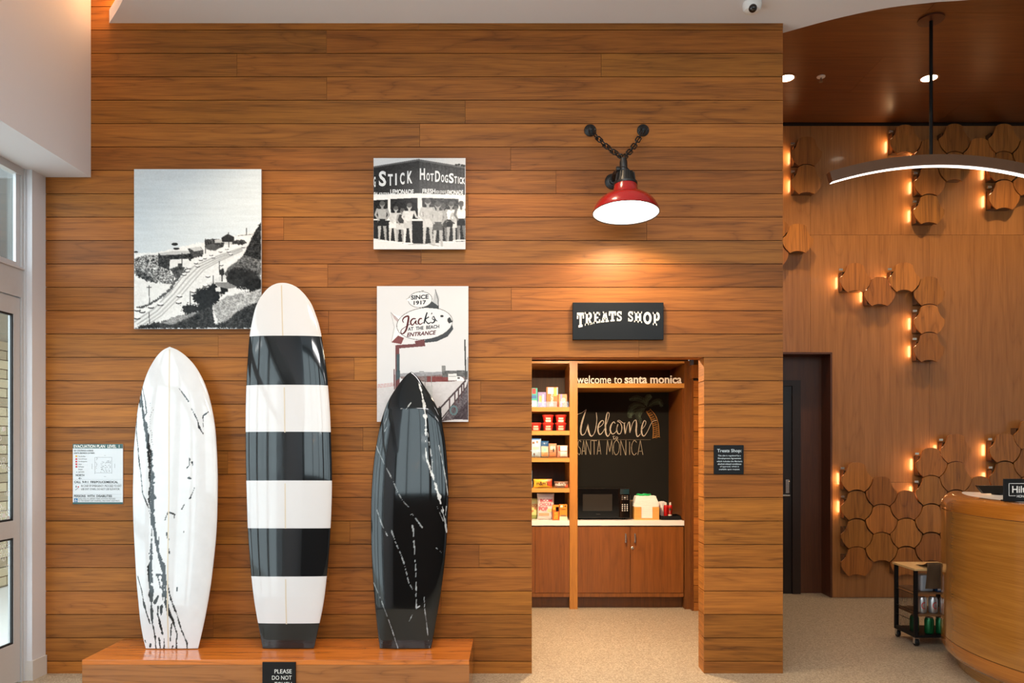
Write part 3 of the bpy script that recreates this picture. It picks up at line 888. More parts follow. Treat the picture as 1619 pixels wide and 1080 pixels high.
B = make_board('surfboard', WL, WR, (190 + 325 / S1, 530 + 82 / S1), 1026.8, '', -0.075, 0.034, cvw)
tw, _ = place_board('surfboard', B, MARBLE, 'white surfboard with black marble veins, pointed nose')
stringer(B, tw, [(268.4, 551), (270.8, 620), (271, 780), (268.6, 900), (267.4, 1026)], 0.008, mat('stringer_wood', rgb(206, 190, 166), 0.2, coat=0.8))

# banded longboard
S2 = 3.484
LL = conv([(235, 65), (205, 78), (180, 98), (155, 128), (135, 160), (118, 200), (105, 250), (93, 310), (84, 370), (76, 470), (69, 600), (65, 740), (64, 890), (65, 1045)], S2, 370, 430) + \
     conv([(70, 180), (76, 370), (84, 500), (95, 630), (112, 770), (133, 895), (145, 960), (158, 1030)], S2, 370, 730)
LR = conv([(290, 63), (320, 72), (350, 88), (380, 115), (405, 145), (430, 185), (450, 235), (468, 290), (483, 360), (497, 450), (512, 560), (522, 680), (531, 820), (537, 1000), (539, 1045)], S2, 370, 430) + \
     conv([(540, 120), (537, 260), (532, 370), (524, 500), (512, 630), (495, 770), (472, 890), (457, 960), (440, 1030)], S2, 370, 730)
B = make_board('surfboard', LL, LR, (370 + 262 / S2, 430 + 61 / S2), 1025.6, '', -0.070, 0.036, None)
def band_mat(B):
    m = bpy.data.materials.new('banded_resin'); m.use_nodes = True
    nt = m.node_tree; N = nt.nodes.new; L = nt.links.new; b = nt.nodes['Principled BSDF']
    tc = N('ShaderNodeTexCoord'); sp = N('ShaderNodeSeparateXYZ'); L(tc.outputs['Object'], sp.inputs[0])
    dv = N('ShaderNodeMath'); dv.operation = 'DIVIDE'; dv.inputs[1].default_value = B['L']; L(sp.outputs['Z'], dv.inputs[0])
    cr = N('ShaderNodeValToRGB'); cr.color_ramp.interpolation = 'CONSTANT'
    wh, bk = rgb(212, 210, 211), rgb(17, 20, 22)
    zb = [B['f'](453, y)[1] / B['L'] for y in (986.9, 911.7, 836.2, 761.6, 685.5, 610.8, 533.3)]
    e = cr.color_ramp.elements
    e[0].position = 0; e[0].color = bk; e[1].position = zb[0]; e[1].color = wh
    for i, z in enumerate(zb[1:]):
        x = e.new(z); x.color = bk if i % 2 == 0 else wh
    L(dv.outputs[0], cr.inputs[0]); L(cr.outputs[0], b.inputs['Base Color'])
    setp(b, 'Roughness', 0.06); setp(b, 'Coat Weight', 0.25); setp(b, 'Coat Roughness', 0.02)
    return m
tl, _ = place_board('surfboard', B, band_mat(B), 'tallest surfboard, rounded longboard with wide black and white bands')
SW = mat('stringer_wood', rgb(206, 190, 166), 0.2, coat=0.8)
for seg in ([(445.4, 449), (449.5, 532.8)], [(452, 611.3), (453, 685)], [(453.3, 762), (453.9, 835.8)], [(454, 912.2), (454.4, 986.5)]):
    stringer(B, tl, seg, 0.007, SW)

# black marbled board
S3 = 4.5
KL = conv([(330, 95), (290, 140), (250, 195), (215, 250), (185, 310), (160, 380), (140, 450), (120, 550), (103, 650), (90, 760), (82, 860), (77, 960)], S3, 570, 570) + \
     conv([(74, 100), (76, 250), (82, 400), (92, 560), (103, 700), (116, 830), (128, 930), (137, 1008)], S3, 570, 800)
KR = conv([(400, 105), (440, 155), (480, 215), (515, 270), (550, 340), (575, 410), (590, 490), (605, 590), (615, 690), (622, 790), (626, 900), (625, 1010)], S3, 570, 570) + \
     conv([(622, 60), (616, 200), (606, 330), (592, 460), (575, 590), (553, 730), (535, 830), (518, 930), (502, 1008)], S3, 570, 800)
cvk = Canvas(580, 580, 715, 1030, 0.34, (12, 14, 15), 23)
CH1 = (205, 206, 205); CH2 = (150, 154, 156)
ka = [[(375, 85, 6), (410, 140, 10), (430, 200, 17), (445, 260, 20), (460, 340, 24), (467, 420, 31), (470, 500, 31), (463, 590, 8), (475, 700, 10), (510, 800, 16), (540, 890, 22), (560, 960, 22), (590, 1060, 24)],
      [(480, 510, 13), (495, 600, 8), (515, 720, 6), (512, 790, 9)], [(115, 600, 4), (125, 630, 7), (175, 735, 6), (210, 800, 6), (240, 860, 7), (270, 930, 6), (300, 985, 5), (350, 1040, 4)],
      [(290, 340, 7), (330, 345, 10), (360, 300, 11)], [(195, 465, 8), (175, 500, 5)], [(590, 740, 7), (610, 850, 5), (622, 960, 5)], [(560, 600, 4), (590, 740, 5)]]
kb = [[(580, 20, 15), (600, 90, 12), (614, 180, 8)], [(612, 0, 8), (605, 60, 7)], [(548, 0, 5), (590, 100, 6)], [(120, 20, 6), (150, 110, 7), (195, 205, 5)],
      [(225, 165, 10), (250, 240, 7), (290, 330, 7), (315, 400, 7), (350, 540, 5), (400, 630, 8)], [(360, 60, 6), (362, 110, 9), (378, 140, 10), (385, 250, 6), (395, 400, 6), (400, 520, 5), (400, 620, 10), (402, 720, 7), (425, 700, 9)],
      [(360, 60, 6), (372, 50, 7), (410, 100, 7), (445, 150, 9)], [(380, 750, 7), (350, 810, 4)], [(455, 630, 10), (460, 720, 8), (475, 850, 6), (490, 1000, 6)],
      [(95, 540, 5), (150, 660, 5), (200, 790, 5), (230, 880, 4), (270, 1010, 5)], [(540, 290, 5), (578, 325, 5)]]
for v in ka: cvk.stroke([(p[0], p[1], p[2] * (.62 if p[2] < 12 else .85)) for p in conv(v, S3, 570, 570)], CH1 if v is ka[0] else CH2, rough=1.1, noise=40, broken=0.10 if v is not ka[0] else 0.08)
for v in kb: cvk.stroke([(p[0], p[1], p[2] * (.62 if p[2] < 12 else .85)) for p in conv(v, S3, 570, 800)], CH1 if v is ka[0] else CH2, rough=1.1, noise=40, broken=0.10 if v is not ka[0] else 0.08)
B = make_board('surfboard', KL, KR, (570 + 362 / S3, 570 + 75 / S3), 1025, '', -0.082, 0.036, cvk)
tk, _ = place_board('surfboard', B, MARBLE, 'glossy black surfboard with thin white veins, shortest of three')

# --- framed acrylic photographs
def print_panel(name, px0, px1, py0, py1, cv, label):
    yf, yk = -0.040, -0.026
    x0, x1, z0, z1 = WX(px0, yf), WX(px1, yf), WZ(py1, yf), WZ(py0, yf)
    t = thing(name, ((x0 + x1) / 2, 0, z0), label, 'picture')
    box('panel', x0, x1, yf, yk, z0, z1, ACRYL, t)
    box('wall_mount', x0 + 0.08, x1 - 0.08, yk + 0.0005, -0.0002, z0 + 0.08, z1 - 0.08, BLACK, t)
    print_mesh('printed_photo', cv, x0 + 0.0005, x1 - 0.0005, z0 + 0.0005, z1 - 0.0005, yf - 0.0006, PRINT, t)
    return t, yf - 0.0012, (x0, x1, z0, z1)

# coast road
c = Canvas(48, 30, 852, 1035, 2.6, (214, 220, 227), 31)
h_, w_ = c.h, c.w
g = np.linspace(0, 1, h_)[:, None]; gx = np.linspace(0, 1, w_)[None]
c.a[:] = (np.array([196, 204, 210])[None, None] + (18 * gx + 14 * g)[..., None])
c.a += (vnoise(h_, w_, (70, 5), 5, 4) * 16)[..., None]
c.poly([(48, 560), (200, 555), (480, 490), (620, 470), (852, 400), (852, 1035), (48, 1035)], 232, 10, 0, 10)
c.poly([(48, 730), (300, 745), (300, 780), (130, 890), (48, 905)], 226, 12)
c.poly([(48, 592), (120, 570), (200, 570), (205, 640), (270, 670), (302, 700), (292, 755), (180, 745), (120, 715), (48, 690)], 128, 60, 150, 8)
c.poly([(60, 660), (120, 690), (180, 745), (120, 735), (60, 700)], 60, 40, 60, 8)
c.poly([(48, 1035), (48, 975), (130, 930), (240, 840), (330, 720), (400, 650), (480, 610), (600, 560), (740, 510), (790, 470), (830, 445), (790, 520), (740, 560), (640, 610), (560, 670), (510, 730), (440, 800), (370, 880), (200, 990), (100, 1035)], 226, 10, 8)
c.poly([(500, 760), (600, 700), (650, 640), (740, 580), (720, 600), (640, 700), (560, 780)], 215, 15, 10)
for off, val, w in ((-14, 178, 9), (14, 170, 8), (40, 188, 10), (62, 176, 7)):
    c.stroke([(60 + off * .7, 1000 + off * .5), (180 + off * .7, 920 + off * .5), (290 + off * .7, 810 + off * .5), (360 + off, 720 + off * .3), (440 + off * .8, 645 + off * .3), (560 + off * .5, 590 + off * .3), (730, 530 + off * .25)], val, w, 0.3, 8)
c.stroke([(70, 905), (130, 890), (200, 850), (280, 785), (305, 740), (340, 700), (390, 650)], 70, 14, 0.8, 25)
c.poly([(200, 562), (420, 556), (424, 590), (400, 610), (280, 612), (270, 668), (200, 640)], 48, 25, 40, 5)
c.poly([(205, 560), (300, 545), (410, 545), (415, 560), (330, 568), (215, 572)], 190, 15)
c.poly([(275, 600), (390, 594), (402, 612), (395, 645), (330, 640), (270, 662)], 226, 10)
c.poly([(325, 625), (348, 625), (350, 645), (325, 645)], 60)
c.poly([(270, 660), (330, 640), (370, 650), (345, 690), (310, 720), (295, 690)], 70, 30, 50, 5)
c.poly([(385, 530), (470, 520), (490, 545), (480, 580), (420, 590)], 70, 25, 50, 5)
c.poly([(395, 528), (465, 518), (482, 540), (430, 548)], 195, 15)
c.poly([(495, 475), (560, 468), (625, 478), (615, 520), (530, 545), (495, 520)], 62, 25, 50, 5)
c.poly([(555, 475), (620, 472), (622, 492), (560, 494)], 190, 10)
c.poly([(500, 510), (545, 500), (600, 520), (560, 545), (505, 535)], 85, 20)
c.poly([(600, 462), (640, 438), (682, 458), (678, 490), (605, 488)], 46, 15)
c.poly([(662, 478), (745, 474), (760, 492), (735, 508), (662, 504)], 52, 25, 40, 6)
c.poly([(620, 490), (668, 490), (668, 505), (620, 505)], 205)
for (x, y, a, b_) in ((305, 503, 21, 9), (315, 531, 20, 7), (60, 552, 14, 5)): c.ell(x, y, a, b_, 36, noise=15)
c.poly([(852, 365), (830, 392), (795, 455), (765, 520), (735, 575), (700, 610), (640, 650), (618, 690), (640, 725), (720, 760), (852, 800)], 92, 50, 50, 10)
c.poly([(852, 365), (830, 392), (795, 455), (765, 520), (740, 570), (800, 590), (852, 600)], 44, 30, 25, 6)
for (x, y, a, b_, v) in ((740, 725, 105, 62, 40), (700, 690, 60, 35, 34), (800, 760, 60, 45, 30), (505, 835, 88, 58, 26), (545, 795, 48, 40, 22), (500, 900, 50, 90, 28), (400, 912, 56, 32, 34), (612, 785, 30, 38, 30), (470, 840, 40, 45, 24)):
    c.ell(x, y, a, b_, v, noise=22, edge=22)
c.poly([(558, 745), (640, 745), (700, 770), (660, 790), (580, 770)], 130, 20)
c.poly([(560, 780), (592, 770), (598, 800), (565, 800)], 222); c.poly([(640, 785), (680, 778), (682, 808), (645, 808)], 226)
c.poly([(545, 890), (620, 835), (720, 810), (852, 790), (852, 900), (800, 970), (580, 1010)], 168, 60, 50, 14)
c.poly([(48, 1035), (120, 1008), (200, 995), (350, 950), (470, 922), (545, 900), (560, 1010), (640, 985), (700, 930), (770, 890), (830, 870), (852, 850), (852, 1035)], 44, 35, 30, 14)
c.poly([(200, 1000), (340, 955), (468, 925), (400, 965), (290, 1010)], 140, 40, 40, 12)
for (x, ya, yb) in ((143, 765, 880), (402, 800, 880), (587, 612, 695), (548, 702, 760), (143, 932, 1002), (350, 560, 640), (498, 470, 560), (758, 402, 445), (645, 430, 520)): c.stroke([(x, ya), (x + 2, yb)], 55, 5)
c.stroke([(130, 775), (158, 775)], 70, 4); c.stroke([(705, 450), (800, 440)], 120, 4); c.stroke([(606, 660), (604, 735)], 50, 8); c.ell(604, 680, 14, 22, 45, noise=20, edge=8)
for (x, y) in ((155, 897), (100, 925), (215, 880), (330, 868), (335, 828), (365, 692), (385, 672), (395, 652), (440, 620), (450, 640), (470, 600), (495, 590), (535, 570), (550, 585), (595, 548), (635, 532), (645, 548), (660, 565), (740, 520), (515, 704), (600, 632), (425, 800), (498, 762), (68, 965), (70, 915)):
    s_ = 0.55 + 0.55 * (y - 500) / 480
    c.ell(x, y + 5 * s_, 20 * s_, 8 * s_, 55); c.ell(x - 1, y - 2 * s_, 18 * s_, 8 * s_, 236)
c.a *= .97; c.soften(1, 14)
print_panel('coast_photo', 212, 413, 267.5, 520, c, 'black and white photo of a winding coast road above the sea')

# hot dog stand
c = Canvas(118, 113, 943, 932, 3.0, (212, 213, 215), 41)
c.poly([(118, 195), (530, 124), (530, 436), (118, 446)], 40, 14, 10); c.poly([(118, 187), (530, 120), (530, 136), (118, 200)], 95, 10)
c.poly([(530, 124), (940, 196), (940, 446), (530, 436)], 62, 22, 15); c.poly([(530, 124), (940, 190), (940, 206), (530, 140)], 100, 10)
for x in range(560, 940, 34): c.stroke([(x, 150 + (x - 530) * .15), (x, 436)], 44, 5)
for x, y in ((860, 175), (885, 172), (912, 178), (930, 182)): c.ell(x, y, 13, 10, 60)
c.poly([(118, 440), (530, 430), (940, 445), (940, 490), (545, 470), (118, 492)], 232, 6)
c.poly([(118, 492), (560, 470), (940, 480), (940, 690), (118, 690)], 226, 8)
c.poly([(118, 492), (245, 487), (245, 660), (118, 660)], 30, 14, 20); c.poly([(270, 482), (512, 470), (516, 660), (272, 662)], 24, 14, 20)
c.poly([(552, 470), (882, 480), (882, 655), (560, 645)], 52, 40, 40)
c.poly([(118, 672), (562, 680), (585, 882), (400, 882), (118, 835)], 34, 10, 6); c.poly([(562, 682), (940, 684), (940, 862), (585, 882)], 38, 22, 20)
def fig(x, top, foot, skin, shorts, lean=0, arms=1, shirt=None):
    H = foot - top; u = H / 100.0
    hx = x + lean
    sh = top + 20 * u; wa = top + 48 * u; kn = top + 74 * u
    c.stroke([(x - 6 * u, wa, 9 * u), (x - 7 * u, kn, 7 * u), (x - 8 * u, foot, 4 * u)], skin, rough=.2, noise=14); c.stroke([(x + 6 * u, wa, 9 * u), (x + 7 * u, kn, 7 * u), (x + 9 * u, foot, 4 * u)], skin - 12, rough=.2, noise=14)
    c.stroke([(x - 9 * u, foot, 4 * u), (x + 12 * u, foot + 1, 3 * u)], 225)
    c.poly([(hx - 12 * u, sh), (hx + 12 * u, sh), (x + 9 * u, wa), (x - 9 * u, wa)], shirt or skin, 22)
    c.poly([(x - 10 * u, wa - 3 * u), (x + 10 * u, wa - 3 * u), (x + 11 * u, wa + 15 * u), (x - 11 * u, wa + 15 * u)], shorts, 14)
    c.stroke([(hx - 12 * u, sh + 2 * u, 6 * u), (hx - 17 * u, sh + 15 * u, 5 * u), (hx - 8 * u, sh + 28 * u, 4 * u)], skin - 6, noise=14)
    c.stroke([(hx + 12 * u, sh + 2 * u, 6 * u), (hx + 17 * u, sh + 15 * u, 5 * u), (hx + (9 if arms == 1 else 26) * u, sh + (28 if arms == 1 else 18) * u, 4 * u)], skin - 20, noise=14)
    c.stroke([(hx, sh, 6 * u), (hx, top + 12 * u, 6 * u)], skin - 20); c.ell(hx, top + 8 * u, 6.5 * u, 8 * u, skin - 25); c.ell(hx, top + 6 * u, 6.5 * u, 6 * u, 84, noise=20)
fig(195, 497, 858, 168, 30); fig(290, 542, 865, 200, 222, 28); fig(355, 560, 872, 160, 200, 22, shirt=60); fig(425, 515, 880, 214, 190, 14, arms=2)
fig(605, 472, 890, 190, 205); fig(742, 520, 868, 130, 70); fig(695, 502, 915, 186, 92); fig(815, 502, 868, 175, 40, shirt=232); fig(862, 545, 855, 185, 210); fig(905, 497, 852, 120, 36, shirt=226)
c.stroke([(780, 670), (840, 700)], 60, 12, .5)
c.stroke([(430, 890), (620, 885), (700, 905)], 150, 6, .6)
c.soften(1, 12)
t, ty, (x0, x1, z0, z1) = print_panel('hot_dog_stand_photo', 590.6, 736, 250, 394, c, 'square black and white photo of people at a hot dog stand')
S4 = 5.684
def lx(x): return WX(570 + x / S4, -0.04)
def lz(y): return WZ(230 + y / S4, -0.04)
for ch, xa, xb, ya, yb in (('S', 165, 230, 368, 230), ('T', 247, 290, 362, 258), ('I', 312, 326, 358, 252), ('C', 355, 396, 352, 244), ('K', 420, 466, 342, 230), ('G', 119, 136, 376, 280),
                           ('H', 533, 580, 310, 206), ('O', 592, 622, 318, 246), ('T', 628, 658, 322, 252), ('D', 670, 716, 328, 228), ('O', 724, 752, 332, 262), ('G', 758, 786, 336, 264), ('S', 794, 838, 340, 250), ('T', 842, 868, 342, 278), ('I', 876, 882, 344, 282), ('C', 888, 910, 346, 286), ('K', 912, 938, 348, 290)):
    text('lettering', ch, lx(xa), lx(xb), lz(ya), lz(yb), ty, mat('photo_white', rgb(222, 224, 226), 0.3), t, bold=0.03)
for s_, xa, xb, ya, yb in (('LEMONADE', 268, 478, 440, 395), ('ICE COLD', 168, 258, 446, 424), ('SH', 120, 150, 458, 420), ('FRESH', 556, 672, 432, 390), ('ICE COLD', 678, 758, 430, 406), ('LEMONADE', 764, 922, 444, 402)):
    text('lettering', s_, lx(xa), lx(xb), lz(ya), lz(yb), ty, _mats['photo_white'], t, bold=0.03)

# fish-shaped restaurant sign
c = Canvas(25, 35, 690, 1018, 2.6, (208, 208, 211), 51)
c.poly([(25, 745), (690, 715), (690, 1018), (25, 1018)], (200, 196, 198), 8)
for y in (742, 752, 762): c.stroke([(30, y + 8), (150, y - 6)], (190, 140, 140), 4, .6)
for y, d in ((850, -30), (800, -20), (880, 20)): c.stroke([(30, y), (160, y + d)], 196, 4, .5)
MAR = (104, 60, 60)
c.poly([(185, 672), (330, 664), (690, 650), (690, 712), (560, 728), (380, 730), (200, 705)], (128, 112, 112), 20, 20); c.poly([(390, 690), (545, 690), (545, 728), (390, 728)], (120, 62, 60), 15)
c.poly([(190, 668), (330, 660), (500, 655), (500, 675), (330, 690), (190, 690)], (150, 150, 155), 20)
c.poly([(500, 648), (660, 645), (690, 652), (690, 690), (500, 695)], 96, 25, 20); c.poly([(498, 612), (524, 610), (526, 650), (498, 652)], 130, 20)
c.poly([(543, 672), (606, 668), (606, 716), (543, 718)], 216); c.stroke([(550, 690), (600, 688)], 150, 5); c.poly([(606, 690), (632, 688), (658, 704), (658, 722), (606, 722)], 230); c.poly([(612, 694), (630, 694), (630, 706), (612, 706)], 90)
c.stroke([(335, 655), (365, 655)], 110, 6); c.stroke([(375, 676), (376, 850)], 120, 6); c.stroke([(422, 676), (424, 850)], 140, 5); c.stroke([(150, 640), (152, 780)], MAR, 9); c.poly([(380, 760), (430, 760), (430, 850), (380, 850)], 186, 12)
c.poly([(160, 462), (375, 448), (377, 470), (187, 486), (190, 780), (160, 780)], MAR, 8); c.poly([(168, 528), (190, 526), (192, 700), (164, 720)], (66, 80, 86), 8); c.poly([(300, 432), (372, 420), (376, 452), (305, 455)], MAR, 6)
c.poly([(125, 225), (192, 288), (165, 330), (148, 385), (130, 445), (215, 408), (260, 380), (260, 260), (180, 250)], (226, 224, 226)); c.stroke([(125, 225), (190, 285)], 120, 3); c.stroke([(125, 225), (150, 330), (130, 442)], 150, 3); c.poly([(128, 230), (190, 285), (175, 295), (150, 270)], (176, 160, 162))
c.poly([(130, 442), (178, 392), (222, 410), (202, 456)], (118, 66, 66), 6)
c.poly([(372, 446), (375, 410), (480, 380), (572, 312), (582, 345), (540, 400), (460, 436)], (62, 64, 68), 8)
c.ell(372, 306, 207, 117, 70, rot=-7); c.ell(372, 306, 203, 113, (216, 216, 219), rot=-7)
c.poly([(540, 268), (556, 258), (576, 294), (550, 306), (538, 288)], 52); c.ell(498, 252, 12, 9, 45)
c.poly([(438, 120), (450, 58), (480, 120), (472, 195), (425, 165)], (176, 178, 182), 8); c.stroke([(450, 58), (470, 130), (474, 200)], 80, 5); c.poly([(362, 190), (415, 138), (470, 176), (478, 200)], (60, 62, 64), 6)
c.ell(340, 132, 89, 59, 70, rot=-5); c.ell(340, 132, 85.5, 55.5, (216, 216, 219), rot=-5); c.poly([(238, 130), (265, 118), (262, 148)], (226, 226, 228)); c.stroke([(238, 130), (266, 116)], 140, 3); c.poly([(348, 66), (368, 66), (366, 78), (350, 78)], 150)
c.poly([(480, 1018), (505, 1000), (672, 770), (690, 712), (690, 1018)], (96, 88, 92), 26, 30); c.poly([(560, 1018), (640, 920), (690, 860), (690, 1018)], (70, 60, 64), 20, 20); c.poly([(530, 1010), (600, 1000), (690, 1004), (690, 1018), (500, 1018)], (206, 202, 204), 8)
c.stroke([(472, 935), (668, 722)], (78, 66, 68), 13); c.stroke([(495, 1000), (676, 768)], (70, 60, 62), 9)
for (x, ya, yb) in ((480, 910, 1008), (555, 850, 945), (592, 805, 925), (620, 775, 880), (642, 750, 840), (658, 735, 805)): c.stroke([(x, ya), (x, yb)], (84, 66, 68), 10)
c.poly([(660, 420), (671, 420), (679, 712), (667, 712)], 74, 10); c.poly([(683, 550), (690, 550), (690, 712), (685, 712)], 120)
for a0 in range(0, 360, 12): c.ell(584 + 24 * math.cos(math.radians(a0)), 935 + 30 * math.sin(math.radians(a0)), 6, 6, (96, 120, 124))
c.poly([(462, 918), (492, 912), (500, 1005), (480, 1008)], 40)
t, ty, _ = print_panel('fish_sign_photo', 596, 740.5, 452.5, 667, c, 'tall photo of a fish-shaped restaurant sign beside a pier')
S5 = 4.594
def jx(x): return WX(590 + x / S5, -0.04)
def jz(y): return WZ(445 + y / S5, -0.04)
PD = mat('photo_dark', rgb(28, 30, 34), 0.3, spec=.15); PM = mat('photo_maroon', rgb(84, 34, 34), 0.3, spec=.15)
text('lettering', 'SINCE', jx(275), jx(402), jz(134), jz(102), ty, PD, t, bold=0.03, slope=0.06)
text('lettering', '1917', jx(294), jx(385), jz(172), jz(142), ty, PD, t, bold=0.03, slope=0.06)
text('lettering', 'AT  THE  BEACH', jx(252), jx(480), jz(360), jz(334), ty, PD, t, bold=0.025, slope=0.09)
text('lettering', 'ENTRANCE', jx(244), jx(458), jz(404), jz(374), ty, PM, t, bold=0.03, shear=0.25, slope=0.09)
jconv = (lambda a, b: (jx(a), jz(b)), 0)
ribbon('lettering', [[(222, 300, 5), (214, 284, 8), (226, 262, 10), (256, 254, 13), (252, 300, 14), (240, 350, 13), (220, 378, 10), (203, 376, 7), (206, 352, 5), (238, 328, 4), (272, 308, 4)],
                     [(310, 272, 7), (288, 272, 10), (272, 295, 11), (285, 318, 8), (312, 285, 7), (308, 300, 10), (318, 312, 5), (335, 300, 4)],
                     [(355, 270, 8), (338, 272, 10), (328, 295, 11), (340, 312, 8), (365, 298, 4)]], ty, PM, t, jconv)
ribbon('lettering', [[(392, 225, 9), (378, 270, 11), (370, 306, 10)], [(405, 258, 9), (380, 278, 6), (400, 306, 9), (420, 295, 4)], [(428, 228, 8), (422, 240, 4)], [(440, 252, 6), (428, 270, 4), (448, 285, 10), (432, 302, 8), (420, 296, 5)], [(440, 252, 6), (450, 275, 8), (466, 290, 4)]], ty, PD, t, jconv)

# --- evacuation plan
S6 = 9.0
ey = -0.006
def ex(x): return WX(100 + x / S6, ey)
def ez(y): return WZ(690 + y / S6, ey)
ev = thing('evacuation_plan', (ex(490), 0, ez(960)), 'small white and green evacuation plan beside the white surfboard', 'sign')
EG = mat('sign_green', rgb(52, 88, 86), 0.4); EW = mat('sign_white', rgb(216, 220, 224), 0.35); ED = GREYL
box('plate', ex(136), ex(848), ey, -0.0003, ez(962), ez(110), EW, ev)
e2 = ey - 0.0008
def erect(x0, x1, y0, y1, m, nm='printed_mark', y=None): return box(nm, ex(x0), ex(x1), y or e2, ey - 0.0001, ez(y1), ez(y0), m, ev)
erect(136, 848, 108, 172, EG, 'header_band'); erect(136, 848, 938, 964, EG, 'footer_band')
e3 = e2 - 0.0006
def etx(s, x0, x1, y0, y1, m=ED, b=0.0, y=None): text('lettering', s, ex(x0), ex(x1), ez(y1), ez(y0), y or e3, m, ev, bold=b)
etx('EVACUATION PLAN  LEVEL  1', 152, 800, 120, 164, WHITEL, 0.02)
for s_, x1, y0, y1, b in (('501 COLORADO AVENUE', 428, 192, 214, 0.02), ('SANTA MONICA CA 90401', 446, 228, 248, 0.02)): etx(s_, 154, x1, y0, y1, ED, b, e2)
YEL = mat('sign_yellow', rgb(216, 160, 40), .4); SR = mat('sign_red', rgb(196, 50, 60), .4); SB = mat('sign_blue', rgb(30, 106, 160), .4)
for s_, x1, y, m_ in (('You Are Here', 314, 284, YEL), ('Area of Refuge', 336, 324, SR), ('Fire Extinguisher', 342, 360, SR), ('Alarm', 262, 396, SR), ('Pull Station', 294, 432, SR), ('Elevator', 278, 468, None), ('EXIT PATH', 298, 508, EG)):
    etx(s_, 218, x1, y - 10, y + 10, ED, 0, e2)
    if m_: erect(174 if m_ is not EG else 186, 200, y - 12 if m_ is not EG else y - 4, y + 12 if m_ is not EG else y + 4, m_)
etx('NORTH', 180, 300, 538, 568, ED, 0.02, e2)
ribbon('printed_arrow', [[(262, 598, 5), (220, 598, 5)], [(242, 582, 5), (220, 598, 5)], [(242, 614, 5), (220, 598, 5)]], e2, ED, ev, (lambda a, b: (ex(a), ez(b)), 0))
etx('CALL  9-911  FIRE/POLICE/MEDICAL', 156, 780, 634, 666, ED, 0.025, e2); etx('PERSONS  WITH  DISABILITIES', 154, 694, 832, 866, ED, 0.025, e2)
etx('IN CASE OF EMERGENCY, PROCEED TO EXIT', 256, 830, 690, 724, ED, 0, e2); etx('USE EXIT STAIRS, DO NOT USE ELEVATOR.', 256, 806, 736, 770, ED, 0, e2)
etx('SHALL CALL 911, REPORT THEIR LOCATION, PROCEED', 216, 744, 880, 900, ED, 0, e2); etx('TO THE NEAREST EXIT STAIRWELL AND AWAIT ASSISTANCE.', 216, 804, 906, 928, ED, 0, e2)
erect(154, 206, 882, 936, SB); 
ribbon('printed_icon', [[(178, 892, 6), (180, 912, 6), (196, 914, 5), (200, 926, 5)], [(172, 905, 4), (166, 918, 4), (176, 928, 4), (188, 924, 4)]], e3 - 0.0004, WHITEL, ev, (lambda a, b: (ex(a), ez(b)), 0))
ribbon('printed_icon', [[(184, 700, 8), (184, 730, 8)], [(176, 712, 4), (194, 712, 4)], [(172, 766, 5), (190, 750, 5), (214, 738, 5)]], e2, ED, ev, (lambda a, b: (ex(a), ez(b)), 0)); erect(206, 224, 710, 728, SR)
rr = random.Random(9)
fp = [[(450, 298, 3), (692, 298, 3)], [(450, 298, 3), (450, 536, 3)], [(692, 298, 3), (692, 530, 3)], [(450, 520, 3), (690, 520, 3)], [(410, 390, 3), (410, 465, 3)], [(734, 390, 3), (734, 450, 3)], [(580, 272, 3), (608, 272, 3)], [(578, 572, 3), (608, 572, 3)]]
for i in range(60):
    a, b = rr.uniform(530, 680), rr.uniform(345, 510); d = rr.choice(((14, 0), (0, 14), (8, 8), (20, 0))); fp.append([(a, b, 3.5), (a + d[0], b + d[1], 3.5)])
for i in range(14):
    a, b = rr.uniform(455, 485), rr.uniform(300, 520); fp.append([(a, b, 4), (a + 10, b + rr.uniform(-6, 6), 4)])
ribbon('printed_floor_plan', fp, e2, mat('plan_grey', rgb(110, 112, 116), .4), ev, (lambda a, b: (ex(a), ez(b)), 0))
for yy in (612, 674, 872, 822): erect(140, 832, yy, yy + 3, mat('plan_pale', rgb(176, 180, 184), .4), 'printed_rule')

# --- TREATS SHOP sign, slab-serif letters on an arched baseline
S7 = 9.524
ty = -0.035
def tx(x): return WX(890 + x / S7, ty)
def tz(y): return WZ(470 + y / S7, ty)
ts = thing('treats_shop_sign', (tx(830), 0, tz(645)), 'dark sign with white slab letters over the opening', 'sign')
box('board', tx(148), tx(1516), ty, -0.0003, tz(638), tz(78), BLACKS, ts, bevel=0.002)
def R(x0, y0, x1, y1): return [(x0, y0), (x1, y0), (x1, y1), (x0, y1)]
def arc(cx, cy, rx, ry, w, a0, a1, n=14):
    qs = []
    for i in range(n):
        t0, t1 = math.radians(a0 + (a1 - a0) * i / n), math.radians(a0 + (a1 - a0) * (i + 1) / n)
        qs.append([(cx + rx * math.cos(t0), cy + ry * math.sin(t0)), (cx + rx * math.cos(t1), cy + ry * math.sin(t1)), (cx + (rx - w) * math.cos(t1), cy + (ry - w * .8) * math.sin(t1)), (cx + (rx - w) * math.cos(t0), cy + (ry - w * .8) * math.sin(t0))])
    return qs
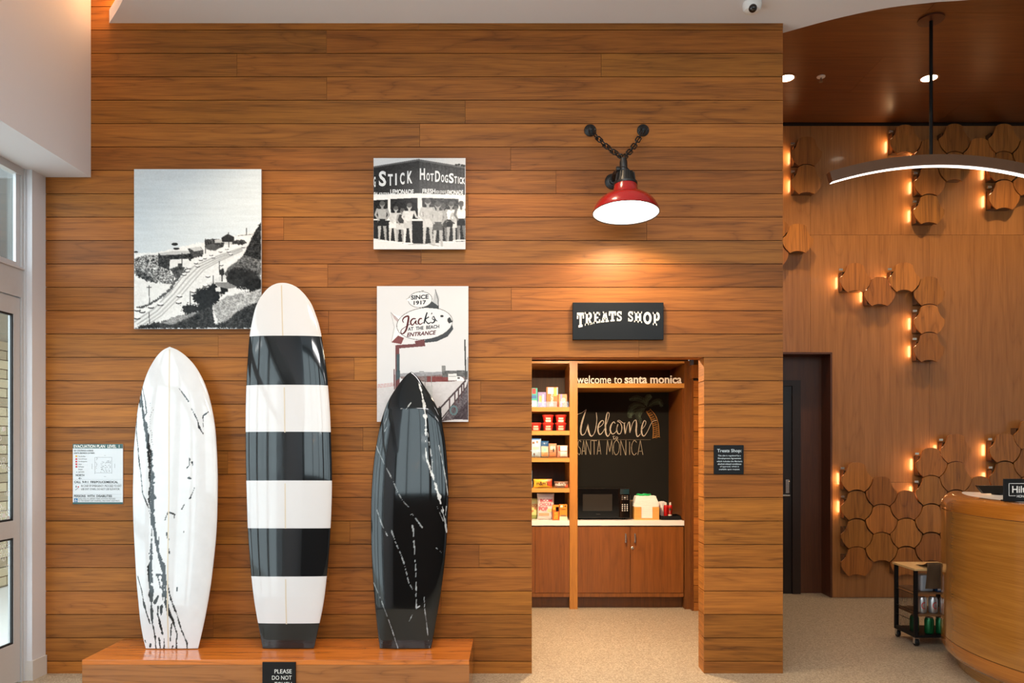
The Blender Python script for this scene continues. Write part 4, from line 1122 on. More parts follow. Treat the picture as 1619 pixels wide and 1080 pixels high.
SL = {  # unit box, y up
 'T': [R(.02, .80, .98, 1), R(.36, .14, .66, .82), R(.22, 0, .80, .16), R(.0, .58, .20, .86), R(.80, .58, 1.0, .86)],
 'E': [R(.14, 0, .44, 1), R(0, 0, .9, .16), R(0, .84, .96, 1), R(.40, .43, .72, .57), R(.80, .0, 1.0, .32), R(.80, .70, .98, 1)],
 'H': [R(.12, 0, .40, 1), R(.60, 0, .88, 1), R(.38, .42, .62, .58), R(0, 0, .48, .15), R(.52, 0, 1, .15), R(0, .85, .48, 1), R(.52, .85, 1, 1)],
 'A': [[(.40, 1), (.60, 1), (.36, .1), (.10, .1)], [(.40, 1), (.66, 1), (.92, .1), (.64, .1)], R(.28, .26, .72, .40), R(0, 0, .44, .14), R(.56, 0, 1, .14), R(.24, .88, .66, 1)],
 'P': [R(.14, 0, .44, 1), R(0, .86, .5, 1), R(0, 0, .60, .15), R(.4, .84, .66, 1), R(.4, .36, .66, .50)] + arc(.62, .68, .36, .32, .28, -90, 90),
 'R': [R(.12, 0, .40, 1), R(0, .86, .5, 1), R(0, 0, .50, .15), R(.36, .84, .60, 1), R(.36, .40, .60, .55), [(.42, .44), (.66, .44), (.94, .04), (.66, .04)], R(.64, 0, 1, .13)] + arc(.58, .70, .34, .30, .26, -90, 90),
 'O': arc(.5, .5, .5, .5, .27, 0, 360, 28),
 'S': arc(.5, .73, .46, .27, .24, 30, 270, 14) + arc(.5, .28, .48, .28, .24, 90, -150, 14) + [R(.74, .66, .94, .98), R(.04, .02, .24, .34)],
}
LB = [('T', 210, 318, 232, 452, -20), ('R', 330, 445, 226, 418, -24), ('E', 458, 562, 222, 392, -14), ('A', 572, 690, 217, 376, -10), ('T', 690, 800, 213, 364, -8), ('S', 808, 888, 211, 362, -2),
      ('S', 978, 1058, 212, 368, 4), ('H', 1072, 1192, 217, 382, 14), ('O', 1210, 1335, 221, 408, 10), ('P', 1352, 1460, 225, 428, 18)]
WORN = mat('worn_white_lettering', rgb(226, 222, 216), 0.7, var=0.12, bscale=120)
for ch, xa, xb, yt, yb, sl in LB:
    v, f = [], []
    for qd in SL[ch]:
        b = len(v)
        for (ux, uy) in qd:
            bot = yb + sl * (ux - .5); v.append((tx(xa + ux * (xb - xa)), ty - 0.0012, tz(bot + (yt - bot) * uy)))
        f.append(tuple(range(b, b + len(qd))))
    mesh('letter', v, f, WORN, ts)

# --- small information sign on the pier
S8 = 15.425
iy = -0.012
def ix(x): return WX(1110 + x / S8, iy)
def iz(y): return WZ(690 + y / S8, iy)
inf = thing('information_sign', (ix(655), 0, iz(930)), 'small square black sign with white text on the pier', 'sign')
box('plate', ix(292), ix(1016), iy, -0.0003, iz(925), iz(212), BLACKS, inf, bevel=0.002)
BT = mat('pale_blue_lettering', rgb(206, 220, 226), .5)
for s_, xa, xb, ya, yb in (('Treats Shop:', 368, 958, 412, 308), ('This site is regulated by a', 386, 944, 498, 452), ('Development Agreement', 386, 950, 566, 518), ('which includes the Market\'s', 358, 978, 628, 588), ('alcohol-related conditions', 382, 956, 694, 652), ('of approval, which is', 436, 898, 762, 718), ('available upon request.', 412, 922, 830, 786)):
    text('lettering', s_, ix(xa), ix(xb), iz(ya), iz(yb), iy - 0.0012, BT, inf, bold=0.012)

# ================================================================== red wall lamp on chains
LY = -0.38
rc = W(989.6, 337, LY)                # centre of the shade rim
lamp_t = thing('wall_lamp', (rc.x, 0, rc.z), 'red enamel barn lamp hung on black chains above the shop sign', 'lamp')
tilt = Matrix.Rotation(math.radians(-4), 3, 'X')
shade_o = [(.205, 0), (.2045, .006), (.200, .022), (.186, .050), (.163, .078), (.134, .100), (.104, .114), (.086, .122), (.079, .135), (.072, .165), (.068, .182)]
shade_i = [(.064, .180), (.070, .160), (.084, .116), (.104, .107), (.134, .093), (.163, .071), (.186, .044), (.199, .020), (.2015, .004)]
lathe('shade', shade_o, rc, RED, lamp_t, 64, tilt, cap=False)
lathe('shade_lining', shade_i, rc, ENAMEL, lamp_t, 64, tilt, cap=False)
tube('shade_rim', [rc + tilt @ Vector((.203 * math.cos(a), .203 * math.sin(a), 0)) for a in [2 * math.pi * i / 48 for i in range(48)]], 0.0028, IRON, lamp_t, 6, True)
BULB = mat('lamp_bulb', (1, 0.95, 0.86, 1), 0.3, emit=14.0, ecol=(1, 0.94, 0.84, 1))
lathe('bulb', [(.004, .02), (.055, .026), (.09, .045), (.098, .07), (.08, .10), (.04, .125), (.03, .16)], rc, BULB, lamp_t, 32, tilt)
lathe('socket_cap', [(.072, .176), (.072, .190), (.062, .194), (.056, .215), (.050, .252), (.030, .262), (.026, .272)], rc, IRON, lamp_t, 32, tilt)
bm = bmesh.new()
for i in range(14):
    a = 2 * math.pi * i / 14; d = Vector((math.cos(a), math.sin(a), 0)); n = Vector((-d.y, d.x, 0)) * .004
    lo, hi = tilt @ (d * .064 + Vector((0, 0, .196))), tilt @ (d * .056 + Vector((0, 0, .252))); li, hi2 = tilt @ (d * .05 + Vector((0, 0, .196))), tilt @ (d * .045 + Vector((0, 0, .252)))
    vs = [bm.verts.new(p + s * n) for s in (1, -1) for p in (lo, hi, hi2, li)]
    bm.faces.new(vs[:4]); bm.faces.new(vs[4:][::-1]); bm.faces.new((vs[0], vs[1], vs[5], vs[4])); bm.faces.new((vs[1], vs[2], vs[6], vs[5]))
bm_obj('cooling_fins', bm, IRON, lamp_t, rc)
hub = rc + tilt @ Vector((0, 0, .30)) + Vector((-.012, 0, 0))
lathe('swivel', [(.020, -.045), (.030, -.035), (.030, -.02), (.024, -.012), (.024, .02), (.018, .045), (.008, .05)], hub, IRON, lamp_t, 24)
plate = W(968.5, 287.5, 0)
lathe('wall_plate', [(.052, 0), (.052, .008), (.046, .014), (.026, .018), (.022, .03)], plate + Vector((0, -.0005, 0)), IRON, lamp_t, 32, Matrix.Rotation(math.radians(90), 3, 'X'))
for s in (-1, 1):
    lathe('screw', [(.005, 0), (.005, .003)], plate + Vector((s * .036, -.011, -.01 * s)), STEEL, lamp_t, 10, Matrix.Rotation(math.radians(90), 3, 'X'))
arm = [tuple(plate + Vector((0, -.02, 0))), tuple(plate + Vector((0, -.12, .015))), tuple(hub + Vector((-.004, .10, .0))), tuple(hub)]
tube('arm', catmull(arm, 6), .014, IRON, lamp_t, 12)
lathe('knob', [(.018, -.012), (.020, 0), (.018, .012)], hub + Vector((-.035, -.01, -.028)), IRON, lamp_t, 16, Matrix.Rotation(math.radians(90), 3, 'Y'))
ring_c = hub + Vector((0, -.005, .045))
def link(p, d, flip, L=.052, w=.024, r=.0045):
    d = d.normalized(); up = Vector((0, 1, 0)); a = d.cross(up).normalized(); b = d.cross(a).normalized()
    s = a if flip else b
    pts = []
    for i in range(20):
        t = 2 * math.pi * i / 20; c_, s_ = math.cos(t), math.sin(t)
        pts.append(p + d * ((L / 2 - w / 2) * (1 if c_ > 0 else -1) + c_ * w / 2) + s * s_ * w * .62)
    return tube('chain_link', pts, r, IRON, lamp_t, 8, True)
for px in (933, 1016.5):
    an = W(px, 206.5, 0)
    lathe('chain_anchor', [(.040, 0), (.040, .006), (.034, .012), (.012, .016), (.010, .022)], an + Vector((0, -.0005, 0)), IRON, lamp_t, 28, Matrix.Rotation(math.radians(90), 3, 'X'))
    for s in (-1, 1):
        lathe('screw', [(.005, 0), (.005, .003)], an + Vector((s * .028, -.010, .004)), STEEL, lamp_t, 10, Matrix.Rotation(math.radians(90), 3, 'X'))
    a0 = an + Vector((0, -.022, -.004)); d = ring_c - a0; n = int(round(d.length / .054))
    for i in range(n):
        q = a0 + d * ((i + .5) / n); q.z -= .018 * math.sin(math.pi * (i + .5) / n)
        link(q, d + Vector((0, 0, -.018 * math.pi * math.cos(math.pi * (i + .5) / n))), i % 2 == 0, L=d.length / n + .0165)
lo = lamp('lamp_light', 'SPOT', rc + Vector((0, 0, .02)), 72, (1.0, 0.78, 0.50), rot=(math.radians(-4), 0, 0), spot_size=math.radians(158), spot_blend=0.25, shadow_soft_size=0.08)

# ================================================================== ceiling fittings
dc = W(1189, 8, 0); depth = (CZ - CH) * FPX / (VY - 6); dY = depth - CD; dx = WX(1189, dY)
sec = thing('security_camera', (dx, dY, CZ), 'white dome security camera with dark lens on the white ceiling', 'camera')
lathe('housing', [(.060, 0), (.060, -.012), (.056, -.030), (.050, -.045), (.030, -.056), (.006, -.060)], (dx, dY, CZ - .0005), WHITE, sec, 32)
lathe('lens_dome', [(.026, -.006), (.026, .004), (.022, .016), (.012, .024), (.002, .026)], (dx - .006, dY - .034, CZ - .047), BLACKG, sec, 24, Matrix.Rotation(math.radians(130), 3, 'X'))
WCZs = WCZ - .0006
GLOW = mat('downlight_glow', (1, .9, .72, 1), .4, emit=9.0, ecol=(1, .86, .66, 1))
TRIMR = mat('downlight_trim', rgb(176, 130, 86), .4, metal=.3)
for i, (px, lab) in enumerate(((1243, 'recessed ceiling downlight next to the end of the plank wall'), (1469, 'recessed ceiling downlight behind the pendant rod'))):
    d = (WCZ - CH) * FPX / (VY - 123); Yd = d - CD; x = WX(px, Yd)
    t = thing('downlight', (x, Yd, WCZ), lab, 'downlight', 'downlights in the wood ceiling')
    lathe('trim_ring', [(.066, 0), (.080, 0), (.082, -.005), (.066, -.006), (.066, 0)], (x, Yd, WCZs), TRIMR, t, 40, cap=False)
    lathe('lamp_face', [(.064, 0), (.064, -.004)], (x, Yd, WCZs), GLOW, t, 40)
d = (WCZ - CH) * FPX / (VY - 121); Yd = d - CD; x = WX(1298, Yd)
t = thing('fire_sprinkler', (x, Yd, WCZ), 'small chrome fire sprinkler between the two ceiling downlights', 'sprinkler')
lathe('escutcheon', [(.036, 0), (.034, -.006), (.014, -.010)], (x, Yd, WCZs), WHITE, t, 28)
lathe('sprinkler_head', [(.008, -.008), (.008, -.03), (.004, -.032), (.004, -.042), (.016, -.043), (.016, -.046)], (x, Yd, WCZs), STEEL, t, 16)

# pendant
PYd = (WCZ - CH) * FPX / (VY - 30) - CD
px_ = WX(1472, PYd)
pen = thing('pendant_light', (px_, PYd, WCZ), 'arched bronze pendant light on a black rod by reception', 'pendant lamp')
BRONZE = mat('bronze_wood_finish', rgb(112, 78, 54), .4, var=.08, bscale=30); BRD = mat('bronze_end', rgb(84, 44, 28), .4)
lathe('canopy', [(.090, 0), (.090, -.012), (.030, -.016)], (px_, PYd, WCZs), BRD, pen, 40)
lathe('rod', [(.0125, -.012), (.0125, WZ(252, PYd) - WCZ)], (px_, PYd, WCZs), BLACK, pen, 16)
def arch(name, hy0, hy1, e0, e1, m):
    xc = 1486.0; xs = np.linspace(1309, 1664, 60); v = []; f = []
    kk = 8.68e-4
    for i, x in enumerate(xs):
        yc = 246.3 + kk * (x - xc) ** 2; sl = 2 * kk * (x - xc); L = math.hypot(1, sl); nx, ny = -sl / L, 1 / L
        for (e, yy) in ((e0, hy0), (e1, hy0), (e1, hy1), (e0, hy1)):
            p = W(x + nx * e, yc + ny * e, PYd); v.append((p.x, PYd + yy, p.z))
    n = len(xs)
    for i in range(n - 1):
        for k in range(4): f.append((4 * i + k, 4 * i + (k + 1) % 4, 4 * i + 4 + (k + 1) % 4, 4 * i + 4 + k))
    f.append((0, 1, 2, 3)); f.append((4 * n - 4, 4 * n - 1, 4 * n - 2, 4 * n - 3))
    bm = bmesh.new(); vs = [bm.verts.new(p) for p in v]
    for q in f: bm.faces.new([vs[i] for i in q])
    return bm_obj(name, bm, m, pen)
arch('arch', -.032, .032, 0.0, 16.3, BRONZE)
arch('light_strip', -.020, .020, 16.4, 17.0, mat('led_diffuser', (1, .95, .86, 1), .4, emit=3.0, ecol=(1, .93, .82, 1)))

# ================================================================== wooden relief tiles on the reception wall
PXM = (RY + CD) / FPX
half = [(0, 0), (5, .4), (9.5, 1.8), (13.2, 4.4), (14.2, 9), (16, 14), (19, 19), (24.8, 24), (24.2, 30), (21.6, 36), (17.5, 41.5), (12.2, 46.4), (8, 44.4), (4, 43.4), (0, 43)]
prof = half + [(-a, b) for a, b in half[::-1] if a > 0]
TM = {}
def tile_mesh(depth=.016):
    bm = bmesh.new()
    f = [bm.verts.new((a * PXM * .985, 0, -(b - 23) * PXM * .985)) for a, b in prof]; k = [bm.verts.new((v.co.x, depth, v.co.z)) for v in f]
    bm.faces.new(f); bm.faces.new(k[::-1])
    for i in range(len(f)): bm.faces.new((f[i], f[(i + 1) % len(f)], k[(i + 1) % len(f)], k[i]))
    bmesh.ops.recalc_face_normals(bm, faces=bm.faces)
    me = bpy.data.meshes.new('tile'); bm.to_mesh(me); bm.free(); me.materials.append(TILEW)
    return me
def frame_mesh():
    bm = bmesh.new(); p = PXM; x0, x1, z0, z1, t = -19 * p, 13 * p, -20.5 * p, 10 * p, .006
    D = .075
    for b in ((x0, x0 + t, 0, D, z0, z1), (x1 - t, x1, 0, D, z0, z1), (x0, x1, 0, D, z0, z0 + t), (x0, x1, 0, D, z1 - t, z1)): add_box(bm, *b)
    me = bpy.data.meshes.new('mounting_frame'); bm.to_mesh(me); bm.free(); me.materials.append(mat('bronze_bracket', rgb(120, 88, 60), .35, metal=.4))
    return me
TMe, FMe = tile_mesh(), frame_mesh()
CHIP = mat('chrome_clip', rgb(230, 220, 200), .2, metal=.9)
clusters = [
 ('pair of stacked wooden wall tiles at upper left of the reception wall', [(1275.4, 216), (1275.4, 260.5)], [0, 1]),
 ('wooden wall tile trio peeking from behind the plank wall end', [(1222, 331.5), (1222, 376), (1261.5, 353.6)], []),
 ('wooden wall tiles hung highest, behind the arched pendant', [(1431.5, 197), (1471, 219), (1509.5, 195.5), (1548.5, 218), (1587.6, 195.5), (1627, 218), (1509.5, 240), (1470, 263), (1469, 308), (1587, 240), (1588, 285), (1627, 263)], [0, 1, 7, 8, 9, 10]),
 ('hooked row of six wooden wall tiles at mid height', [(1352.4, 415.7), (1391, 437.6), (1430, 415), (1469.5, 437), (1469.5, 481.5), (1469, 526)], [0, 1, 2, 4, 5]),
 ('largest group of wooden wall tiles, low beside the desk', [(1354.5, 731), (1354.5, 776), (1354.5, 821), (1354.5, 865), (1394, 753.5), (1394, 798), (1394, 842.5), (1433, 775.5), (1433, 820), (1433, 865), (1472.5, 708), (1472.5, 752.5), (1472.5, 797.5), (1472.5, 842.5), (1511.5, 686), (1511.5, 730.5), (1511.5, 775.5), (1511.5, 820), (1550, 753), (1550, 798), (1589, 685), (1589, 730), (1589, 775), (1628, 664), (1628, 708), (1628, 753)], [0, 1, 10, 11, 14, 20, 21]),
]
rt = random.Random(4)
for lab, pts, lit in clusters:
    c0 = W(pts[0][0], pts[0][1] + 46, RY)
    cl = thing('wood_tile_cluster', (c0.x, RY, c0.z), lab, 'wall decor', 'relief tiles on the reception wall')
    for i, (tx_, ty_) in enumerate(pts):
        D = .095 + rt.uniform(-.004, .010)
        yf = RY - D; c = W(tx_, ty_ + 23, yf)
        o = bpy.data.objects.new('tile', TMe); o.location = c; COL.objects.link(o); finish(o, cl)
        t = rt.uniform(.78, 1.2); o.color = (t, t * rt.uniform(.93, 1.03), t * rt.uniform(.9, 1.05), 1)
        o = bpy.data.objects.new('mounting_frame', FMe); o.location = (c.x, RY - .0755, c.z); COL.objects.link(o); finish(o, cl)
        if i in lit:
            box('light_clip', c.x - 23.5 * PXM, c.x - 17.5 * PXM, RY - .074, RY - .060, c.z + 11.8 * PXM, c.z + 15 * PXM, CHIP, cl)
            lamp('tile_backlight', 'AREA', (c.x - 19.3 * PXM, RY - .048, c.z - 4 * PXM), 0.5, WARM, rot=(0, math.radians(90), 0), shape='RECTANGLE', size=.11, size_y=.045)

# ================================================================== reception desk
DCX, DCY, DR = 4.262, -0.28, 1.377
desk = thing('reception_desk', (DCX, DCY, 0), 'curved glossy wooden reception desk with rounded rim at right', 'desk')
def arcsweep(name, prof, m, a0=143, a1=330, n=90, parent=desk):
    v, f = [], []; k = len(prof)
    for i in range(n + 1):
        a = math.radians(a0 + (a1 - a0) * i / n)
        for r, z in prof: v.append((r * math.cos(a), r * math.sin(a), z))
    for i in range(n):
        for j in range(k): f.append((i * k + j, i * k + (j + 1) % k, (i + 1) * k + (j + 1) % k, (i + 1) * k + j))
    f.append(tuple(range(k))); f.append(tuple(n * k + j for j in range(k))[::-1])
    bm = bmesh.new(); vs = [bm.verts.new(p) for p in v]
    for q in f: bm.faces.new([vs[i] for i in q])
    o = bm_obj(name, bm, m, parent, (DCX, DCY, 0)); sm(o, 40); return o
def desk_wood(name, src_dark, src_light):
    """veneer whose grain runs around the curve"""
    m = wood(name, src_dark, src_light, axis=0, rough=.16, figure=.3, coat=.8, tint=False)
    nt = m.node_tree
    tc = [n for n in nt.nodes if n.type == 'TEX_COORD'][0]; add = [n for n in nt.nodes if n.type == 'VECT_MATH'][0]
    sp = nt.nodes.new('ShaderNodeSeparateXYZ'); at = nt.nodes.new('ShaderNodeMath'); at.operation = 'ARCTAN2'; cb = nt.nodes.new('ShaderNodeCombineXYZ')
    ng = nt.nodes.new('ShaderNodeMath'); ng.operation = 'MULTIPLY'; ng.inputs[1].default_value = -1
    nt.links.new(tc.outputs['Object'], sp.inputs[0]); nt.links.new(sp.outputs[0], ng.inputs[0])
    ny_ = nt.nodes.new('ShaderNodeMath'); ny_.operation = 'MULTIPLY'; ny_.inputs[1].default_value = -1; nt.links.new(sp.outputs[1], ny_.inputs[0])
    nt.links.new(ny_.outputs[0], at.inputs[0]); nt.links.new(ng.outputs[0], at.inputs[1]); nt.links.new(at.outputs[0], cb.inputs[0]); nt.links.new(sp.outputs[2], cb.inputs[2])
    nt.links.new(cb.outputs[0], add.inputs[0])
    return m
DW = desk_wood('desk_veneer_curved', rgb(124, 74, 25), rgb(170, 112, 46)); RW = desk_wood('desk_rim_curved', rgb(134, 74, 20), rgb(182, 110, 38))
ZS, ZB, ZT = 1.075, .208, 1.177
arcsweep('front_panel', [(DR, ZB + .002), (DR, ZS - .002), (DR - .03, ZS - .002), (DR - .03, ZB + .002)], DW)
rim = [(DR, ZS + .002)] + [(DR - .075 + .075 * math.cos(t), ZT - .085 + .085 * math.sin(t)) for t in np.linspace(0, math.pi / 2, 9)] + [(DR - .13, ZT), (DR - .13, ZS + .002)]
arcsweep('rim', rim, RW)
low = [(DR - .12, ZB - .002), (DR, ZB - .002)] + [(DR - .10 + .10 * math.cos(t), ZB - .06 - .075 * math.sin(t)) for t in np.linspace(0, math.pi / 2, 8)]
arcsweep('lower_rim', low[::-1], RW)
arcsweep('plinth', [(1.285, .0), (1.285, .072), (1.2, .072), (1.2, 0)], DW)
arcsweep('counter_top', [(DR - .1305, ZT - .03), (DR - .1305, ZT - .0), (.72, ZT - .0), (.72, ZT - .03)], QUARTZ)
arcsweep('inner_panel', [(.80, .0), (.80, ZT - .031), (.77, ZT - .031), (.77, 0)], DW)

# things on the desk
hy_ = -0.455
hs = thing('counter_sign', (2.98, hy_, ZT), 'black upright counter sign with white framed lettering on the desk', 'sign')
hx0, hz0, hz1 = WX(1586, hy_), ZT + .0005, WZ(757, hy_)
box('plate', hx0, hx0 + .235, hy_ - .004, hy_ + .004, hz0, hz1, BLACK, hs, bevel=.003)
box('base_foot', hx0 + .03, hx0 + .205, hy_ + .0045, hy_ + .07, hz0, hz0 + .006, BLACK, hs)
def qx(x): return WX(1540 + x / 12.0, hy_ - .005)
def qz(y): return WZ(740 + y / 12.0, hy_ - .005)
q0, q1, q2, q3 = qx(660), qx(660) + .175, qz(532), qz(290); fw = .0028
yq = hy_ - .0052
boxes('border', [(q0, q0 + fw, yq, yq + .001, q2, q3), (q0, q1, yq, yq + .001, q3 - fw, q3), (q1 - fw, q1, yq, yq + .001, q2, q3), (q0, qx(790), yq, yq + .001, q2, q2 + fw), (q1 - (qx(790) - q0), q1, yq, yq + .001, q2, q2 + fw)], WHITEL, hs)
text('lettering', 'Hilton', qx(722), q1 - (qx(722) - q0), qz(472), qz(342), yq - .0006, WHITEL, hs, bold=.015)
text('lettering', 'HONORS', qx(812), q1 - (qx(812) - q0), qz(560), qz(512), yq - .0006, WHITEL, hs, bold=.01)
my = .12
mt = thing('desk_monitor', (3.35, my, ZT), 'low black monitor tilted back behind the counter sign', 'monitor')
bm = bmesh.new()
a, b, cc, dd = W(1548.5, 768, my), W(1552.5, 782, my), Vector((3.62, my, 0)), 0
vs = []
for yy in (0, .03):
    for p in ((a.x, my + .02 + yy, a.z), (3.60, my + .02 + yy, a.z - .004), (3.585, my - .02 + yy, ZT + .012), (b.x, my - .02 + yy, ZT + .012)): vs.append(bm.verts.new(p))
for q in ((0, 1, 2, 3), (7, 6, 5, 4), (0, 4, 5, 1), (1, 5, 6, 2), (2, 6, 7, 3), (3, 7, 4, 0)): bm.faces.new([vs[i] for i in q])
bm_obj('screen', bm, mat('monitor_black', rgb(24, 20, 14), .3), mt)
box('stand', 3.30, 3.44, my - .02, my + .08, ZT + .0005, ZT + .0115, BLACK, mt)

# ================================================================== drinks cart
CX0, CX1, CY0, CY1 = 3.015, 3.37, .655, .965
CT = WZ(899, CY0)
cart = thing('drinks_cart', ((CX0 + CX1) / 2, (CY0 + CY1) / 2, 0), 'black metal rolling cart with pale wooden top beside the desk', 'cart')
box('top', CX0 - .008, CX1, CY0 - .012, CY1 + .012, CT - .016, CT, PLY, cart, bevel=.002).color = (1, 1, 1, 1)
P_ = .024; b0 = .066
for (x, y) in ((CX0, CY0), (CX1 - P_, CY0), (CX0, CY1 - P_), (CX1 - P_, CY1 - P_)):
    box('post', x, x + P_, y, y + P_, b0, CT - .0165, BLACK, cart)
box('base_tray', CX0 + P_, CX1 - P_, CY0 + .001, CY1 - .001, b0, b0 + .02, BLACK, cart)
boxes('bottom_rail', [(CX0 + .002, CX0 + P_ - .0005, CY0 + P_, CY1 - P_, b0, b0 + .03)], BLACK, cart)
sh1, sh2 = WZ(937, CY0), WZ(972, CY0)
for z in (sh1, sh2):
    box('shelf', CX0 + P_ + .0005, CX1 - P_ - .0005, CY0 + .002, CY1 - .002, z - .014, z, mat('shelf_wood', rgb(120, 84, 52), .5), cart)
bm = bmesh.new()
for i in range(16):
    y = CY0 + P_ + .004 + i * (CY1 - CY0 - 2 * P_ - .008) / 15; add_box(bm, CX0 + .004, CX0 + .007, y - .001, y + .001, b0 + .03, sh1 - .02)
for z in (b0 + .12, sh2 + .02, sh1 - .02): add_box(bm, CX0 + .0035, CX0 + .0075, CY0 + P_, CY1 - P_, z, z + .003)
bm_obj('side_mesh', bm, BLACK, cart)
for (x, y) in ((CX0 + .02, CY0 + .02), (CX1 - .02, CY0 + .02), (CX0 + .02, CY1 - .02), (CX1 - .02, CY1 - .02)):
    w = lathe('caster_wheel', [(.008, -.011), (.026, -.011), (.028, -.006), (.028, .006), (.026, .011), (.008, .011)], (x, y, .0285), BLACK, cart, 24, Matrix.Rotation(math.radians(90), 3, 'Y'))
    boxes('caster_fork', [(x - .017, x - .013, y - .014, y + .014, .02, .058), (x + .013, x + .017, y - .014, y + .014, .02, .058), (x - .017, x + .017, y - .016, y + .016, .058, .0655)], STEEL, w)
can_p = [(.024, 0), (.031, .006), (.033, .012), (.033, .104), (.030, .112), (.026, .118), (.026, .122)]
SILV = mat('silver_can', rgb(190, 192, 194), .3, metal=.8); GRN = mat('green_can', rgb(14, 92, 50), .3, metal=.5); REDL = mat('can_red', rgb(180, 24, 34), .4)
CNAME = ['beside the cart post', 'in the middle', 'nearest the desk']
for j, x in enumerate((3.10, 3.185, 3.27)):
    t = thing('soda_can', (x, CY0 + .06, sh2), 'silver soda can with red letters on the cart shelf, ' + CNAME[j], 'can', 'silver cans on the cart')
    lathe('can_body', can_p, (x, CY0 + .06, sh2 + .0005), SILV, t, 24)
    v, f = [], []
    qs = arc(0, 0, .020, .026, .007, 60, 300, 12)
    for qd in qs:
        bb = len(v)
        for (u, w_) in qd:
            an = u / .0334; v.append((x + .0334 * math.sin(an), CY0 + .06 - .0334 * math.cos(an), sh2 + .062 + w_))
        f.append((bb, bb + 1, bb + 2, bb + 3))
    mesh('printed_letter', v, f, REDL, t)
for j, x in enumerate((3.075, 3.15, 3.235)):
    t = thing('soda_can', (x, CY0 + (.12 if j == 0 else .05), b0 + .02), 'green soda can on the cart bottom tray, ' + CNAME[j], 'can', 'green cans on the cart')
    lathe('can_body', can_p, (x, CY0 + (.12 if j == 0 else .05), b0 + .0205), GRN, t, 24); lathe('can_lid', [(.0255, .1222), (.0255, .1235)], (x, CY0 + (.12 if j == 0 else .05), b0 + .0205), STEEL, t, 20)
PACK = mat('shrink_wrap', rgb(150, 156, 164), .25, coat=.5, bump=.5, bscale=30)
t = box('drink_pack', 3.075, 3.175, CY0 + .03, CY0 + .14, sh1 + .0005, sh1 + .125, PACK, None, bevel=.014, label='wrapped silver drink pack on the cart top shelf', cat='drink pack')
t = thing('drink_carton', (3.25, CY0 + .08, sh1), 'blue and white drink carton on the cart top shelf under the cloth', 'carton')
box('carton', 3.20, 3.30, CY0 + .03, CY0 + .12, sh1 + .0005, sh1 + .075, mat('carton_blue', rgb(40, 88, 140), .4), t, bevel=.003); box('label_band', 3.204, 3.24, CY0 + .0285, CY0 + .0298, sh1 + .01, sh1 + .065, WHITE, t)
# brown cloth over the front edge
cl_x0, cl_x1 = WX(1466, CY0), WX(1482, CY0) + .09
sec_ = [(CY0 + .16, CT + .004), (CY0 + .08, CT + .010), (CY0 + .02, CT + .03), (CY0 - .012, CT + .046), (CY0 - .026, CT + .03), (CY0 - .028, CT - .03), (CY0 - .034, CT - .09), (CY0 - .038, CT - .145)]
bm = bmesh.new(); rows = []
for i in range(12):
    u = i / 11; x = cl_x0 + (cl_x1 - cl_x0) * u; r = []
    for j, (y, z) in enumerate(sec_):
        spread = -.035 * (j / 7) ** 1.5 * (1 - u); r.append((bm.verts.new((x + spread, y + .004 * math.sin(u * 14 + j), z)), ))
    rows.append([a[0] for a in r])
for i in range(11):
    for j in range(len(sec_) - 1): bm.faces.new((rows[i][j], rows[i + 1][j], rows[i + 1][j + 1], rows[i][j + 1]))
r_ = bmesh.ops.solidify(bm, geom=list(bm.faces), thickness=.004)
o = bm_obj('folded_cloth', bm, mat('brown_cloth', rgb(112, 88, 64), .9, bump=.5, bscale=300, var=.1), None, label='brown cloth draped over the cart edge against the desk', cat='cloth'); sm(o, 60)

# ================================================================== treats nook: shelving, counter, chalkboard
def ux(p, y=UY): return WX(p, y)
def uz(p, y=UY): return WZ(p, y)
UB = 2.60
CTZ = uz(823); CTB = uz(831)
NL = -0.50
# tall shelving on the left
shv = thing('shelving_unit', (.2, UY, 0), 'tall wooden snack shelving at the left of the nook', 'shelving')
o = box('post', ux(900.5), ux(913), UY - .012, UB, 0, uz(571), CABTRIM, shv)
o = box('back_panel', NL + .002, ux(900.5) - .0005, UB - .02, UB, CTZ, uz(571) - .001, CABDARK, shv)
box('top_rail', NL + .002, ux(900.5) - .0005, UY, UB - .0205, uz(578) + .02, uz(571), CABTRIM_X, shv)
SH = [(643.7, 650.6), (681, 688), (723.8, 730.7), (772, 778.6)]
for a, b in SH:
    box('shelf', NL + .002, ux(900.5) - .0005, UY, UB - .0205, uz(b), uz(a), CABTRIM_X, shv)
    xg0 = NL + .005
    if a < 770:
        box('clear_lip', NL + .01, ux(899), UY + .004, UY + .007, uz(a) + .0003, uz(a) + .052, CLEAR, shv)
for p in (842.3, 874.6):
    box('clear_divider', ux(p), ux(p) + .002, UY + .012, UY + .16, uz(772) + .0003, uz(772) + .11, CLEAR, shv)
